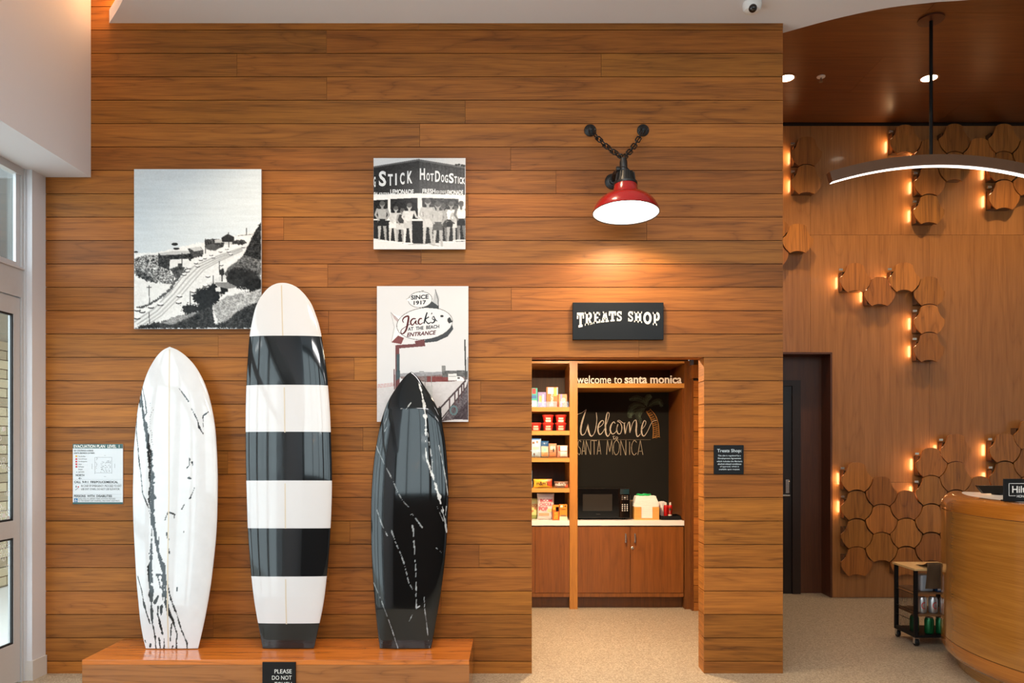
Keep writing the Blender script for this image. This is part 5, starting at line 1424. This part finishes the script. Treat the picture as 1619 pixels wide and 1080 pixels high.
# base cabinets
def base_cab(name, x0, x1, splits, label, handles):
    t = thing(name, ((x0 + x1) / 2, UY + .3, 0), label, 'cabinet')
    box('body', x0, x1, UY + .024, UB - .001, uz(944), CTB - .012, CABDARK, t)
    o = box('bottom_rail', x0, x1, UY + .001, UY + .0235, uz(944), uz(938.3), CABW, t)
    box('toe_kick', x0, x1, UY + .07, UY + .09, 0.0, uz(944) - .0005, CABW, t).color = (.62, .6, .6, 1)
    for i, (a, b) in enumerate(splits):
        d = box('door', a + .0015, b - .0015, UY, UY + .0235, uz(937.5), uz(833.0), CABW, t); d.color = (1.0, .95, .9, 1)
        if handles:
            hx = b - .045 if i == 0 else a + .040
            z0, z1 = uz(740 + 530 / 4.5), uz(740 + 465 / 4.5)
            boxes('handle', [(hx - .005, hx + .005, UY - .026, UY - .018, z0, z1), (hx - .005, hx + .005, UY - .018, UY - .0003, z0, z0 + .012), (hx - .005, hx + .005, UY - .018, UY - .0003, z1 - .012, z1)], STEEL, d)
            if i == 1:
                lathe('lock', [(.014, 0), (.014, .005), (.010, .008)], (a + .020, UY - .0003, uz(740 + 568 / 4.5)), STEEL, d, 20, Matrix.Rotation(math.radians(90), 3, 'X'))
    return t
base_cab('base_cabinet', NL + .002, ux(900.5) - .001, [(NL + .002, ux(846)), (ux(846), ux(900.5) - .001)], 'wooden base cabinet under the snack shelves', False)
xm = ux(900 + 434 / 4.5)
base_cab('base_cabinet', ux(913) + .001, ux(1081), [(ux(913) + .001, xm), (xm, ux(1081))], 'wooden base cabinet with two steel-handled doors under the microwave', True)
box('countertop', NL + .002, ux(900.5) - .001, UY - .004, UB - .021, CTB, CTZ - .0005, QUARTZ, None, label='short white countertop below the snack shelves', cat='countertop')
box('countertop', ux(913) + .001, ux(1081.5), UY - .006, UB - .021, CTB, CTZ, QUARTZ, None, label='white countertop carrying the microwave and napkins', cat='countertop')
# right surround: post, side panel and header shelf
sur = thing('wood_surround', (ux(1086), UY, 0), 'tall wooden surround framing the chalkboard on the right', 'cabinet')
o = box('post', ux(1082), ux(1090.5), UY - .012, UB, 0.0, uz(571), CABW, sur); o.color = (.8, .8, .8, 1)
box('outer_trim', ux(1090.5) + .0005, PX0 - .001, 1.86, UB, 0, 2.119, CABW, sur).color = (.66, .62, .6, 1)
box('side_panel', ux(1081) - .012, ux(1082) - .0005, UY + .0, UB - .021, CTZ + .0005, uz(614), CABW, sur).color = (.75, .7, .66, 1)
hdr = thing('header_compartment', (ux(998), UY, uz(613.2)), 'wooden open compartment above the chalkboard, under the lettering', 'shelf')
box('shelf', ux(913) + .0005, ux(1082) - .0005, UY, UB - .021, uz(613.2), uz(606.3), CABTRIM_X, hdr)
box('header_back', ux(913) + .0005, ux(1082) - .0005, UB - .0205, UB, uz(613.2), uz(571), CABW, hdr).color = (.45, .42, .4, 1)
box('top_rail', ux(913) + .0005, ux(1082) - .0005, UY, UB - .021, uz(578) + .02, uz(571), CABTRIM_X, hdr)
# raised letters standing on the header shelf
wl_ = thing('welcome_lettering', (ux(995), UY + .02, uz(606.3)), 'white raised letters welcome to santa monica on the shelf', 'lettering')
zb_, zx = uz(606.3) + .0003, uz(593.6)
WS = mat('white_standing_letters', rgb(240, 236, 230), .5)
text('light_words', 'welcome to', ux(912.6), ux(983.6), zb_, zx, UY + .010, WS, wl_, depth=.012)
text('bold_words', 'santa monica', ux(988), ux(1078.2), zb_, zx, UY + .010, WS, wl_, bold=.018, depth=.012)
# chalkboard
KY = 2.558
kb_ = thing('chalkboard', (ux(985), KY, CTZ), 'black chalkboard with chalk greeting and palm tree behind the microwave', 'chalkboard')
box('board', ux(913) + .001, ux(1081) - .0125, KY, KY + .02, CTZ + .0005, uz(613.2) - .002, mat('chalkboard_black', rgb(27, 25, 21), .8, spec=.25, var=.15, bscale=5), kb_)
S9 = 6.752
kconv = (lambda a, b: (WX(900 + a / S9, KY), WZ(580 + b / S9, KY)), 0)
CHALK = mat('white_chalk', rgb(214, 204, 188), .95, bump=.6, bscale=500, var=.2); CHALK2 = mat('faint_chalk', rgb(176, 164, 142), .95, var=.25, bscale=300)
CHG = mat('green_chalk', rgb(92, 108, 90), .95, var=.3, bscale=300); CHO = mat('orange_chalk', rgb(204, 142, 66), .95, var=.2, bscale=300)
ky = KY - .0008
ribbon('chalk_greeting', [
 [(88, 508, 4), (135, 490, 4), (182, 455, 6)], [(182, 455, 6), (155, 530, 14), (130, 620, 18), (122, 690, 17), (136, 728, 11), (165, 715, 7), (188, 660, 6), (198, 605, 7)], [(198, 605, 8), (203, 670, 16), (222, 728, 15), (245, 738, 8), (275, 690, 7), (294, 570, 8), (288, 488, 7)],
 [(304, 655, 6), (350, 622, 6), (368, 588, 7), (350, 574, 8), (318, 610, 13), (306, 670, 15), (325, 722, 11), (362, 690, 6), (398, 610, 5)],
 [(398, 610, 5), (424, 530, 6), (424, 497, 7), (408, 490, 9), (395, 540, 14), (386, 640, 18), (392, 710, 17), (412, 742, 9), (440, 700, 5)],
 [(490, 606, 8), (474, 588, 8), (446, 625, 14), (438, 680, 15), (462, 718, 9), (500, 690, 6), (508, 640, 6)],
 [(520, 612, 8), (506, 668, 14), (522, 714, 11), (548, 708, 7), (562, 650, 9), (545, 598, 9), (516, 582, 7), (535, 572, 6), (575, 600, 6), (598, 598, 6)],
 [(588, 600, 8), (590, 660, 15), (598, 720, 12)], [(598, 720, 8), (618, 630, 6), (640, 588, 9), (646, 640, 15), (648, 705, 12)], [(648, 705, 8), (676, 605, 6), (708, 568, 9), (718, 610, 14), (714, 690, 16), (728, 745, 10), (762, 715, 5)],
 [(766, 680, 6), (806, 630, 6), (818, 590, 7), (800, 576, 8), (778, 630, 14), (772, 700, 16), (796, 740, 10), (835, 690, 6), (875, 605, 6), (905, 575, 6), (934, 574, 6)],
 [(472, 735, 5), (475, 768, 6), (490, 765, 4)], [(462, 745, 4), (492, 740, 4)], [(510, 745, 5), (496, 756, 5), (506, 772, 5), (518, 758, 5), (508, 745, 4)]], ky, CHALK, kb_, kconv, .12)
LT = {'S': [[(1, .88), (.6, 1), (.1, .85), (.15, .6), (.8, .4), (.9, .15), (.4, 0), (0, .12)]], 'A': [[(0, 0), (.5, 1)], [(.5, 1), (1, 0)], [(.2, .25), (.8, .25)]], 'N': [[(.05, 0), (.05, 1)], [(.05, 1), (.9, 0)], [(.95, 0), (.95, 1)]], 'T': [[(0, 1), (1, 1)], [(.5, 1), (.5, 0)]],
      'M': [[(0, 0), (.15, 1)], [(.15, 1), (.5, .2)], [(.5, .2), (.85, 1)], [(.85, 1), (1, 0)]], 'O': [[(.5, 1), (.1, .75), (.05, .3), (.4, 0), (.85, .2), (.95, .7), (.55, 1)]], 'I': [[(.5, 1), (.5, 0)]], 'C': [[(.95, .85), (.55, 1), (.1, .7), (.1, .25), (.5, 0), (.95, .15)]]}
st = []
for ch, x0, x1, y0, y1 in (('S', 92, 125, 938, 785), ('A', 135, 172, 938, 785), ('N', 176, 232, 938, 785), ('T', 236, 296, 938, 788), ('A', 298, 338, 935, 785), ('M', 398, 464, 938, 785), ('O', 470, 538, 940, 780), ('N', 546, 608, 944, 785), ('I', 634, 654, 940, 800), ('C', 662, 722, 942, 785), ('A', 732, 786, 940, 785)):
    for s_ in LT[ch]: st.append([(x0 + u * (x1 - x0), y0 + v * (y1 - y0), 5.5) for u, v in s_])
st.append([(90, 780, 2), (420, 778, 2), (870, 778, 2)])
ribbon('chalk_place_name', st, ky, CHALK2, kb_, kconv, .3)
st = []; rk = random.Random(8)
for fr in ([(830, 430), (800, 350), (720, 300), (645, 320)], [(830, 430), (825, 350), (845, 290), (870, 262)], [(835, 430), (900, 370), (960, 355), (990, 415)], [(825, 435), (740, 400), (670, 430), (632, 495)], [(820, 440), (770, 470), (740, 520), (765, 600)], [(810, 440), (700, 470), (655, 500), (650, 540)]):
    pts = catmull([(a, b if b > 430 else 430 - (430 - b) * .74) for a, b in fr], 9)
    st.append([(p[0], p[1], 2.6) for p in pts])
    for i, p in enumerate(pts[3:], 3):
        d = pts[i] - pts[i - 1]; L_ = np.hypot(*d); n_ = np.array([-d[1], d[0]]) / L_; l = 34 * math.sin(math.pi * (i + 3) / (len(pts) + 4))
        for s_ in (-1, 1):
            q = p + n_ * s_ * l + d / L_ * l * .8; st.append([(p[0], p[1], 2.4), (q[0], q[1] + 4, 1.8)])
ribbon('chalk_palm_fronds', st, ky, CHG, kb_, kconv, .2)
st = [[(820, 475, 5), (870, 560, 5), (895, 650, 5), (892, 760, 5)], [(862, 450, 5), (920, 520, 5), (950, 610, 5), (962, 740, 5)], [(888, 765, 5), (930, 742, 5), (970, 752, 5)]]
for i in range(14):
    v = i / 13; xa = np.interp(v, [0, .3, .65, 1], [824, 870, 896, 892]); xb = np.interp(v, [0, .3, .65, 1], [866, 922, 950, 962]); y = 470 + v * 275
    st.append([(xa, y, 3), ((xa + xb) / 2, y + 16 * rk.uniform(.5, 1), 2.2), (xb, y - 4, 2.2)]); st.append([(xa + 6, y + 14, 3), (xb - 6, y - 8, 3)])
ribbon('chalk_palm_trunk', st, ky, CHO, kb_, kconv, .2)

# --- goods on the shelves
def front(name, x0, x1, z0, z1, y, m, parent): return box(name, x0, x1, y - .0012, y - .0002, z0, z1, m, parent)
def carton(name, p0, p1, pt, pb, col, label, marks=(), words=(), y=UY + .03, depth=.07, cat='box', group=None):
    z0 = uz(pb, y); x0, x1, z1 = ux(p0, y), ux(p1, y), uz(pt, y)
    return carton_w(name, x0, x1, z0, z1, y, col, label, marks, words, depth, cat, group)
def cm(c): return mat('ink_%d_%d_%d' % c, rgb(*c), .4)
def carton_w(name, x0, x1, z0, z1, y, col, label, marks, words, depth, cat, group):
    t = thing(name, ((x0 + x1) / 2, y + depth / 2, z0), label, cat, group)
    box('carton', x0, x1, y, y + depth, z0, z1, cm(col), t, bevel=.0015, seg=1)
    w, h = x1 - x0, z1 - z0
    for (a, b, c_, d, k) in marks: front('printed_panel', x0 + a * w, x0 + b * w, z0 + c_ * h, z0 + d * h, y, cm(k), t)
    for (s_, a, b, c_, d, k) in words: text('lettering', s_, x0 + a * w, x0 + b * w, z0 + c_ * h, z0 + d * h, y - .0018, cm(k), t, bold=.02)
    return t
def shelf_z(i): return uz(SH[i][0]) + .0004
gy = UY + .03
def cart2(name, p0, p1, pt, zfloor, col, label, marks=(), words=(), depth=.06, cat='box', group=None):
    return carton_w(name, ux(p0, gy), ux(p1, gy), zfloor, uz(pt, gy), gy, col, label, marks, words, depth, cat, group)
z1s = shelf_z(0)
cart2('detergent_box', 836, 849.8, 613.6, z1s, (70, 178, 172), 'teal and white detergent box, leftmost on the top shelf', [(.4, .8, .70, .97, (206, 60, 70)), (0, .9, .45, .62, (60, 120, 190)), (.05, .9, .05, .35, (230, 236, 226))])
cart2('dryer_sheet_box', 850.5, 863.3, 620, z1s, (150, 140, 204), 'small lavender box on the top shelf', [(.15, .45, .3, .75, (226, 214, 120)), (.55, .72, .1, .85, (200, 214, 244))])
b_ = cart2('dryer_sheet_box', 864, 882.4, 612, z1s, (236, 116, 56), 'tall orange dryer sheet box on the top shelf', [(.12, .62, .66, .98, (180, 214, 236)), (.62, .88, .55, .95, (170, 206, 90)), (.88, .99, .6, .98, (120, 190, 230))])
v, f = text_verts('Bounce', .02)
xs_ = [p[0] for p in v]; ys_ = [p[1] for p in v]; bx0, bx1, bz0, bz1 = ux(868.8, gy), ux(874.8, gy), z1s + .012, uz(617, gy)
mesh('lettering', [(bx1 - (p[1] - min(ys_)) / (max(ys_) - min(ys_)) * (bx1 - bx0), gy - .0018, bz0 + (p[0] - min(xs_)) / (max(xs_) - min(xs_)) * (bz1 - bz0)) for p in v], f, WHITE, b_)
b_ = cart2('soap_box', 883.2, 896.5, 623.2, z1s, (226, 150, 110), 'salmon box with round white emblem, rightmost on the top shelf', [(.22, .42, 0, 1, (170, 140, 214))])
cx_, cz_ = ux(890.8, gy), uz(633, gy)
mesh('printed_emblem', [(cx_ + .020 * math.cos(a) * r, gy - .0018, cz_ + .024 * math.sin(a) * r) for r in (1,) for a in np.linspace(0, 2 * math.pi, 24, endpoint=False)], [tuple(range(24))], cm((244, 232, 200)), b_)
# cereal cups
CUP = cm((206, 48, 40)); LIDR = cm((216, 62, 48)); CUPW = cm((240, 226, 206)); CUPY = cm((226, 190, 110))
def cup(px, z0, lab):
    x = ux(px, gy + .05); y = gy + .05
    t = thing('noodle_cup', (x, y, z0), lab, 'cup', 'red cups on the second shelf')
    H = .074
    lathe('cup', [(.040, 0), (.050, H - .014)], (x, y, z0), CUP, t, 28); lathe('lid', [(.0535, H - .0138), (.0545, H - .004), (.050, H)], (x, y, z0), LIDR, t, 28)
    for (za, zb_, aw, m_) in ((.006, .026, .62, CUPW), (.032, .046, .5, CUPW)):
        vv, ff = [], []
        for i in range(9):
            a = -aw + 2 * aw * i / 8
            for z in (za, zb_):
                r = .0404 + z / (H - .014) * .010 + .0003; vv.append((x + r * math.sin(a), y - r * math.cos(a), z0 + z))
        for i in range(8): ff.append((2 * i, 2 * i + 2, 2 * i + 3, 2 * i + 1))
        mesh('printed_label', vv, ff, m_, t)
z2s = shelf_z(1)
cup(866.5, z2s, 'lower red cup of the left stack on the second shelf'); cup(866.5, z2s + .0745, 'upper red cup of the left stack on the second shelf')
cup(886.5, z2s, 'lower red cup of the right stack on the second shelf'); cup(886.5, z2s + .0745, 'upper red cup of the right stack on the second shelf')
cup(847, z2s, 'single red cup at the left of the second shelf')
# bags
def bag(name, p0, p1, pt, z0, col, label, marks=(), words=(), thick=.045, cat='snack bag', y=None, fin=True, group=None, crimp=None):
    yc = (y or gy) + thick / 2 + .004
    x0, x1, z1 = ux(p0, yc), ux(p1, yc), uz(pt, yc)
    t = thing(name, ((x0 + x1) / 2, yc, z0), label, cat, group)
    nu, nv = 14, 18; bm = bmesh.new(); A, B_ = [], []
    def bulge(u, v): return thick / 2 * (max(0, 1 - abs(2 * u - 1) ** 3) ** .5) * (max(0, 1 - abs(2 * v - 1) ** 4) ** .6)
    for j in range(nv + 1):
        ra, rb = [], []
        for i in range(nu + 1):
            u, v = i / nu, j / nv; x = x0 + (x1 - x0) * (.5 + (u - .5) * (1 - .05 * math.sin(math.pi * v))); z = z0 + (z1 - z0) * v; d = bulge(u, v) * (1 + .12 * math.sin(9 * u + 5 * v))
            ra.append(bm.verts.new((x, yc - d - .001, z))); rb.append(bm.verts.new((x, yc + d * .8 + .001, z)))
        A.append(ra); B_.append(rb)
    for j in range(nv):
        for i in range(nu):
            bm.faces.new((A[j][i], A[j][i + 1], A[j + 1][i + 1], A[j + 1][i])); bm.faces.new((B_[j][i + 1], B_[j][i], B_[j + 1][i], B_[j + 1][i + 1]))
    for j in range(nv):
        bm.faces.new((A[j][0], A[j + 1][0], B_[j + 1][0], B_[j][0])); bm.faces.new((A[j + 1][nu], A[j][nu], B_[j][nu], B_[j + 1][nu]))
    for i in range(nu):
        bm.faces.new((A[0][i + 1], A[0][i], B_[0][i], B_[0][i + 1])); bm.faces.new((A[nv][i], A[nv][i + 1], B_[nv][i + 1], B_[nv][i]))
    o = bm_obj('pouch', bm, mat('foil_%d_%d_%d' % col, rgb(*col), .3, coat=.4, bump=.4, bscale=60), t); sm(o, 60)
    def surf(u, v): return (x0 + (x1 - x0) * u, yc - bulge(u, v) * 1.13 - .0018, z0 + (z1 - z0) * v)
    for (a, b, c_, d, k) in marks:
        vv, ff = [], []
        for j in range(5):
            for i in range(7): vv.append(surf(a + (b - a) * i / 6, c_ + (d - c_) * j / 4))
        for j in range(4):
            for i in range(6): ff.append((j * 7 + i, j * 7 + i + 1, j * 7 + 8 + i, j * 7 + 7 + i))
        mesh('printed_panel', vv, ff, cm(k), t)
    for (s_, a, b, c_, d, k) in words:
        v_, f_ = text_verts(s_, .015); xs_ = [p[0] for p in v_]; ys_ = [p[1] for p in v_]
        vv = []
        for p in v_:
            q = surf(a + (b - a) * (p[0] - min(xs_)) / (max(xs_) - min(xs_)), c_ + (d - c_) * (p[1] - min(ys_)) / (max(ys_) - min(ys_))); vv.append((q[0], q[1] - .0014, q[2]))
        mesh('lettering', vv, f_, cm(k), t)
    return t
z3s = shelf_z(2)
bag('snack_bag', 838, 855.5, 693, z3s, (190, 214, 236), 'light blue snack bag, leftmost on the third shelf', [(.0, 1, .93, .99, (60, 120, 200)), (.25, .8, .42, .55, (220, 226, 190)), (.2, .4, .72, .82, (150, 110, 90)), (.55, .72, .76, .88, (160, 110, 80)), (.3, .45, .12, .22, (150, 120, 110))])
bag('snack_bag', 854.5, 867.5, 697.2, z3s, (40, 88, 140), 'navy topped snack bag second on the third shelf', [(.08, .95, .05, .68, (214, 200, 176)), (.2, .85, .36, .58, (140, 210, 190)), (.1, .9, .08, .3, (226, 166, 110))])
bag('snack_bag', 867, 880.3, 701.2, z3s, (196, 140, 112), 'copper coloured snack pouch third on the third shelf', [(.2, .8, .55, .8, (236, 220, 200)), (.52, .66, .4, .82, (40, 34, 30)), (.2, .8, .1, .35, (220, 150, 100))])
bag('snack_bag', 880.6, 897.8, 704.2, z3s, (226, 168, 146), 'pink and white snack pouch, rightmost on the third shelf', [(.3, .92, .55, .95, (240, 240, 238)), (.3, .92, .08, .48, (240, 240, 238)), (.14, .28, .55, .95, (206, 70, 60))])
z4s = shelf_z(3)
bag('candy_bag', 843.2, 872.8, 757.5, z4s, (230, 176, 50), 'yellow chocolate candy bag on the fourth shelf', [(.74, .98, .02, .97, (214, 70, 40)), (.25, .9, .06, .16, (170, 150, 60))], [('m&m\'s', .16, .80, .30, .76, (74, 40, 24))], .035, 'candy bag')
bag('candy_bag', 876.2, 898.6, 761, z4s, (120, 84, 66), 'brown chocolate candy bag on the fourth shelf', [(.74, .98, .05, .5, (210, 100, 70)), (.2, .7, .06, .16, (140, 150, 170))], [('m&m\'s', .06, .80, .32, .80, (238, 232, 224))], .035, 'candy bag')
bag('candy_bag', 834, 841.6, 744, z4s, (70, 130, 160), 'narrow blue bag at the far left of the fourth shelf', [(.3, 1, .05, .4, (220, 226, 230)), (.4, .9, .8, .95, (190, 90, 50))], (), .03, 'candy bag')
zc = CTZ + .0002
bag('popcorn_bag', 832, 852, 788, zc, (218, 214, 140), 'pale green popcorn bag at the left end of the counter', [(.1, .95, .03, .2, (150, 160, 90))], [('OOM', .44, .97, .58, .74, (206, 84, 60)), ('KA', .64, .97, .46, .57, (206, 84, 60)), ('P', .42, .58, .32, .44, (206, 84, 60))], .05, y=gy + .095)
bag('popcorn_bag', 849.2, 876.3, 780.2, zc, (226, 216, 212), 'white popcorn bag with pink lettering on the counter', [(.04, .96, .86, .985, (196, 188, 192)), (.1, .7, .15, .26, (230, 166, 130)), (.6, .92, .3, .42, (236, 206, 150))], [('BOOM', .18, .86, .68, .80, (196, 40, 60)), ('CHICKA', .14, .84, .53, .65, (204, 70, 100)), ('POP', .10, .60, .34, .50, (206, 50, 76))], .055, y=gy + .03)
gy -= .012
t = carton_w('candy_box', ux(873.6, gy), ux(884, gy), zc, uz(798.5, gy), gy, (224, 104, 32), 'narrow orange candy box beside the white popcorn bag', [(.0, .95, .86, .98, (232, 160, 50)), (.5, .95, .58, .88, (70, 38, 24)), (.58, .88, .62, .84, (222, 180, 130)), (.06, .42, .68, .84, (240, 180, 60))], (), .036, 'box', None)
for k_, (u0, u1) in enumerate(((.28, .50), (.56, .78))):
    v, f = text_verts('REESE' if k_ else 'PIECES', .03); xs_ = [p[0] for p in v]; ys_ = [p[1] for p in v]; a0, a1 = ux(873.6, gy), ux(884, gy); w_ = a1 - a0; hz_ = uz(798.5, gy) - zc
    mesh('lettering', [(a0 + w_ * u1 - (p[1] - min(ys_)) / (max(ys_) - min(ys_)) * w_ * (u1 - u0), gy - .0018, zc + hz_ * (.08 + .46 * (p[0] - min(xs_)) / (max(xs_) - min(xs_)))) for p in v], f, cm((232, 200, 60)), t)
carton_w('candy_box', ux(884.6, gy), ux(896.8, gy), zc, uz(797.8, gy), gy, (226, 146, 40), 'amber candy box at the right end of the short counter', [(.1, .42, .82, .96, (244, 238, 226)), (.0, 1, .0, .24, (236, 222, 190)), (.14, .86, .24, .34, (150, 110, 80)), (.64, .86, .85, .93, (90, 44, 24))], [('DARK', .14, .86, .66, .74, (120, 60, 20))], .036, 'box', None)

# --- microwave
MY = UY + .05
mw = thing('microwave', (ux(955, MY), MY + .18, CTZ), 'black countertop microwave with keypad at right', 'microwave')
S10 = 15.43
def mxx(a): return WX(905 + a / S10, MY)
def mzz(b): return WZ(765 + b / S10, MY)
mx0, mx1, mz0, mz1 = ux(913) + .006, mxx(1405), mzz(835), mzz(112)
box('body', mx0, mx1, MY + .022, MY + .36, mz0, mz1, BLACKG, mw, bevel=.005)
d = box('door', mx0, mxx(1150), MY, MY + .0215, mz0, mz1, BLACKG, mw, bevel=.004)
box('window', mxx(255), mxx(970), MY - .0012, MY - .0002, mzz(662), mzz(255), mat('microwave_window', rgb(46, 42, 38), .12, coat=.6), d)
kp = box('control_panel', mxx(1152), mx1, MY, MY + .0215, mz0, mz1, BLACKG, mw, bevel=.004)
KEY = mat('key_grey', rgb(170, 168, 166), .5)
for r in range(4):
    for k_ in range(3): box('key', mxx(1205 + 58 * k_), mxx(1235 + 58 * k_), MY - .0016, MY - .0002, mzz(525 + 48 * r), mzz(493 + 48 * r), KEY, kp)
for r in range(3):
    for k_ in range(3): box('key', mxx(1200 + 60 * k_), mxx(1238 + 60 * k_), MY - .0016, MY - .0002, mzz(310 + 40 * r), mzz(292 + 40 * r), WHITE if (r, k_) == (1, 1) else mat('key_dim', rgb(112, 104, 96), .5), kp)
box('display', mxx(1165), mxx(1385), MY - .0014, MY - .0002, mzz(255), mzz(130), mat('display_glass', rgb(30, 52, 60), .05, coat=.8), kp)
for px in (mx0 + .03, mx1 - .05):
    for yy in (MY + .05, MY + .30): lathe('foot', [(.014, CTZ + .0002 - mz0), (.014, -.0002)], (px, yy, mz0), BLACK, mw, 12)
text('lettering', 'Galanz', mxx(580), mxx(676), mzz(752), mzz(728), MY - .001, mat('logo_grey', rgb(96, 92, 88), .4), mw)
# --- napkin holder
NY = UY + .06
def nx_(a): return WX(990 + a / S10, NY)
def nz_(b): return WZ(770 + b / S10, NY)
nh = thing('napkin_holder', (nx_(480), NY, CTZ), 'bamboo napkin holder with open front on the counter', 'napkin holder')
x0, x1 = nx_(200), nx_(806); z0 = CTZ + .0003; z1 = z0 + .118
DPT = .15
def bam(*a): o = box(*a, BAMBOO, nh); o.color = (1, 1, 1, 1); return o
bam('base', x0, x1, NY, NY + DPT, z0, z0 + .012)
bam('front_piece', x0, nx_(368), NY, NY + .01, z0 + .0125, z1); bam('front_piece', nx_(645), x1, NY, NY + .01, z0 + .0125, z1)
bam('side', x0, x0 + .01, NY + .0105, NY + DPT, z0 + .0125, z1); bam('side', x1 - .01, x1, NY + .0105, NY + DPT, z0 + .0125, z1); bam('back', x0 + .0105, x1 - .0105, NY + DPT - .01, NY + DPT, z0 + .0125, z1)
NAP = mat('paper_napkin', rgb(242, 238, 234), .8, bump=.4, bscale=60)
ns = thing('napkin_stack', (nx_(480), NY + .07, z0 + .0125), 'stack of white paper napkins in the bamboo holder', 'napkins')
zz_ = z0 + .0128; k_ = 0; rn = random.Random(2)
while zz_ < nz_(235):
    hgt = .0085; f_ = (zz_ - z0) / .19; j = rn.uniform(-.002, .002)
    inset = .012 if zz_ < z1 else (-.002 + .06 * max(0, f_ - .72))
    box('napkin', x0 + inset + j, x1 - inset + j, NY + .0115 + max(0, f_ - .85) * .1, NY + DPT - .0115, zz_, zz_ + hgt, NAP, ns, bevel=.0025, seg=1)
    zz_ += hgt + .0004; k_ += 1
bm = bmesh.new(); gx0, gx1 = nx_(280), nx_(640)
tube_into(bm, [(gx0 + (gx1 - gx0) * i / 8, NY + .08 + .01 * math.sin(i), zz_ + .010 + .004 * math.sin(i * 1.7)) for i in range(9)], [.004, .009, .010, .010, .012, .011, .012, .012, .008], 8)
o = bm_obj('green_wrapper', bm, mat('green_film', rgb(20, 176, 96), .3, coat=.4), None, label='crumpled green wrapper lying on top of the napkins', cat='wrapper'); sm(o, 70)
# cup sleeves behind, cutlery cup, tray with sauces
t = thing('paper_cup_stack', (nx_(150), NY + .18, CTZ), 'stack of kraft paper cups between microwave and napkin holder', 'cups')
for i in range(5):
    lathe('cup', [(.032, 0), (.044, .055), (.046, .057), (.043, .058)], (mx1 + .05, NY + .26, CTZ + .0003 + i * .026), mat('kraft_cup', rgb(206, 176, 132), .7), t, 24)
tr = thing('condiment_tray', (nx_(1100), UY + .09, CTZ), 'black tray of sauces at the right end of the counter', 'tray')
tx0, tx1 = WX(1045.5, UY + .04), ux(1081) - .018; ty0, ty1 = UY + .04, UY + .22; tz0, tz1 = CTZ + .0003, WZ(770 + 705 / S10, UY + .04)
box('floor', tx0, tx1, ty0, ty1, tz0, tz0 + .006, BLACK, tr)
boxes('rim', [(tx0, tx1, ty0, ty0 + .005, tz0 + .0062, tz1), (tx0, tx1, ty1 - .005, ty1, tz0 + .0062, tz1), (tx0, tx0 + .005, ty0 + .005, ty1 - .005, tz0 + .0062, tz1), (tx1 - .005, tx1, ty0 + .005, ty1 - .005, tz0 + .0062, tz1)], BLACK, tr)
tf = tz0 + .0064
RS = mat('ketchup_red', rgb(186, 18, 14), .25, coat=.5); CLC = mat('clear_cap', rgb(222, 214, 204), .2, coat=.5)
by = UY + .13
def bx_(a): return WX(990 + a / S10, by)
for a_, lab in ((968, 'left red ketchup bottle with pale cap in the black tray'), (1076, 'right red ketchup bottle with pale cap in the black tray')):
    t = thing('ketchup_bottle', (bx_(a_), by, tf), lab, 'bottle', 'ketchup bottles')
    lathe('bottle', [(.018, 0), (.0195, .01), (.018, .05), (.0195, .09), (.0205, .10), (.0205, .118), (.015, .126)], (bx_(a_), by, tf), RS, t, 28); lathe('cap', [(.010, .1262), (.010, .140), (.008, .150)], (bx_(a_), by, tf), CLC, t, 20)
hx_ = bx_(1046); hy2 = UY + .085
t = thing('hot_sauce_bottle', (hx_, hy2, tf), 'small hot sauce bottle with green neck before the ketchup', 'bottle')
lathe('bottle', [(.015, 0), (.016, .005), (.016, .060), (.008, .078)], (hx_, hy2, tf), mat('sauce_red', rgb(150, 30, 20), .2, coat=.5), t, 22); lathe('neck_wrap', [(.0082, .078), (.0082, .098)], (hx_, hy2, tf), mat('green_foil', rgb(12, 84, 50), .35), t, 18); lathe('cap', [(.009, .0982), (.009, .108)], (hx_, hy2, tf), RS, t, 18)
lathe('label', [(.0165, .012), (.0165, .042)], (hx_, hy2, tf), mat('label_cream', rgb(226, 216, 196), .6), t, 22, cap=False)
t = thing('cutlery_cup', (bx_(845), by + .01, tf), 'white caddy of wrapped cutlery left of the ketchup', 'caddy')
x_ = bx_(886)
box('caddy', x_ - .016, x_ + .016, by + .026, by + .066, tf, tf + .10, mat('cream_plastic', rgb(232, 218, 204), .4), t, bevel=.004)
for i in range(4):
    bm = bmesh.new(); add_box(bm, -.012, .012, -.003, .003, 0, .062)
    r_ = Matrix.Rotation(math.radians(-25 + 16 * i), 4, 'Y'); bmesh.ops.transform(bm, matrix=r_, verts=bm.verts)
    bm_obj('wrapped_cutlery', bm, NAP, t, (x_ - .008 + i * .005, by + .032 + i * .009, tf + .095))
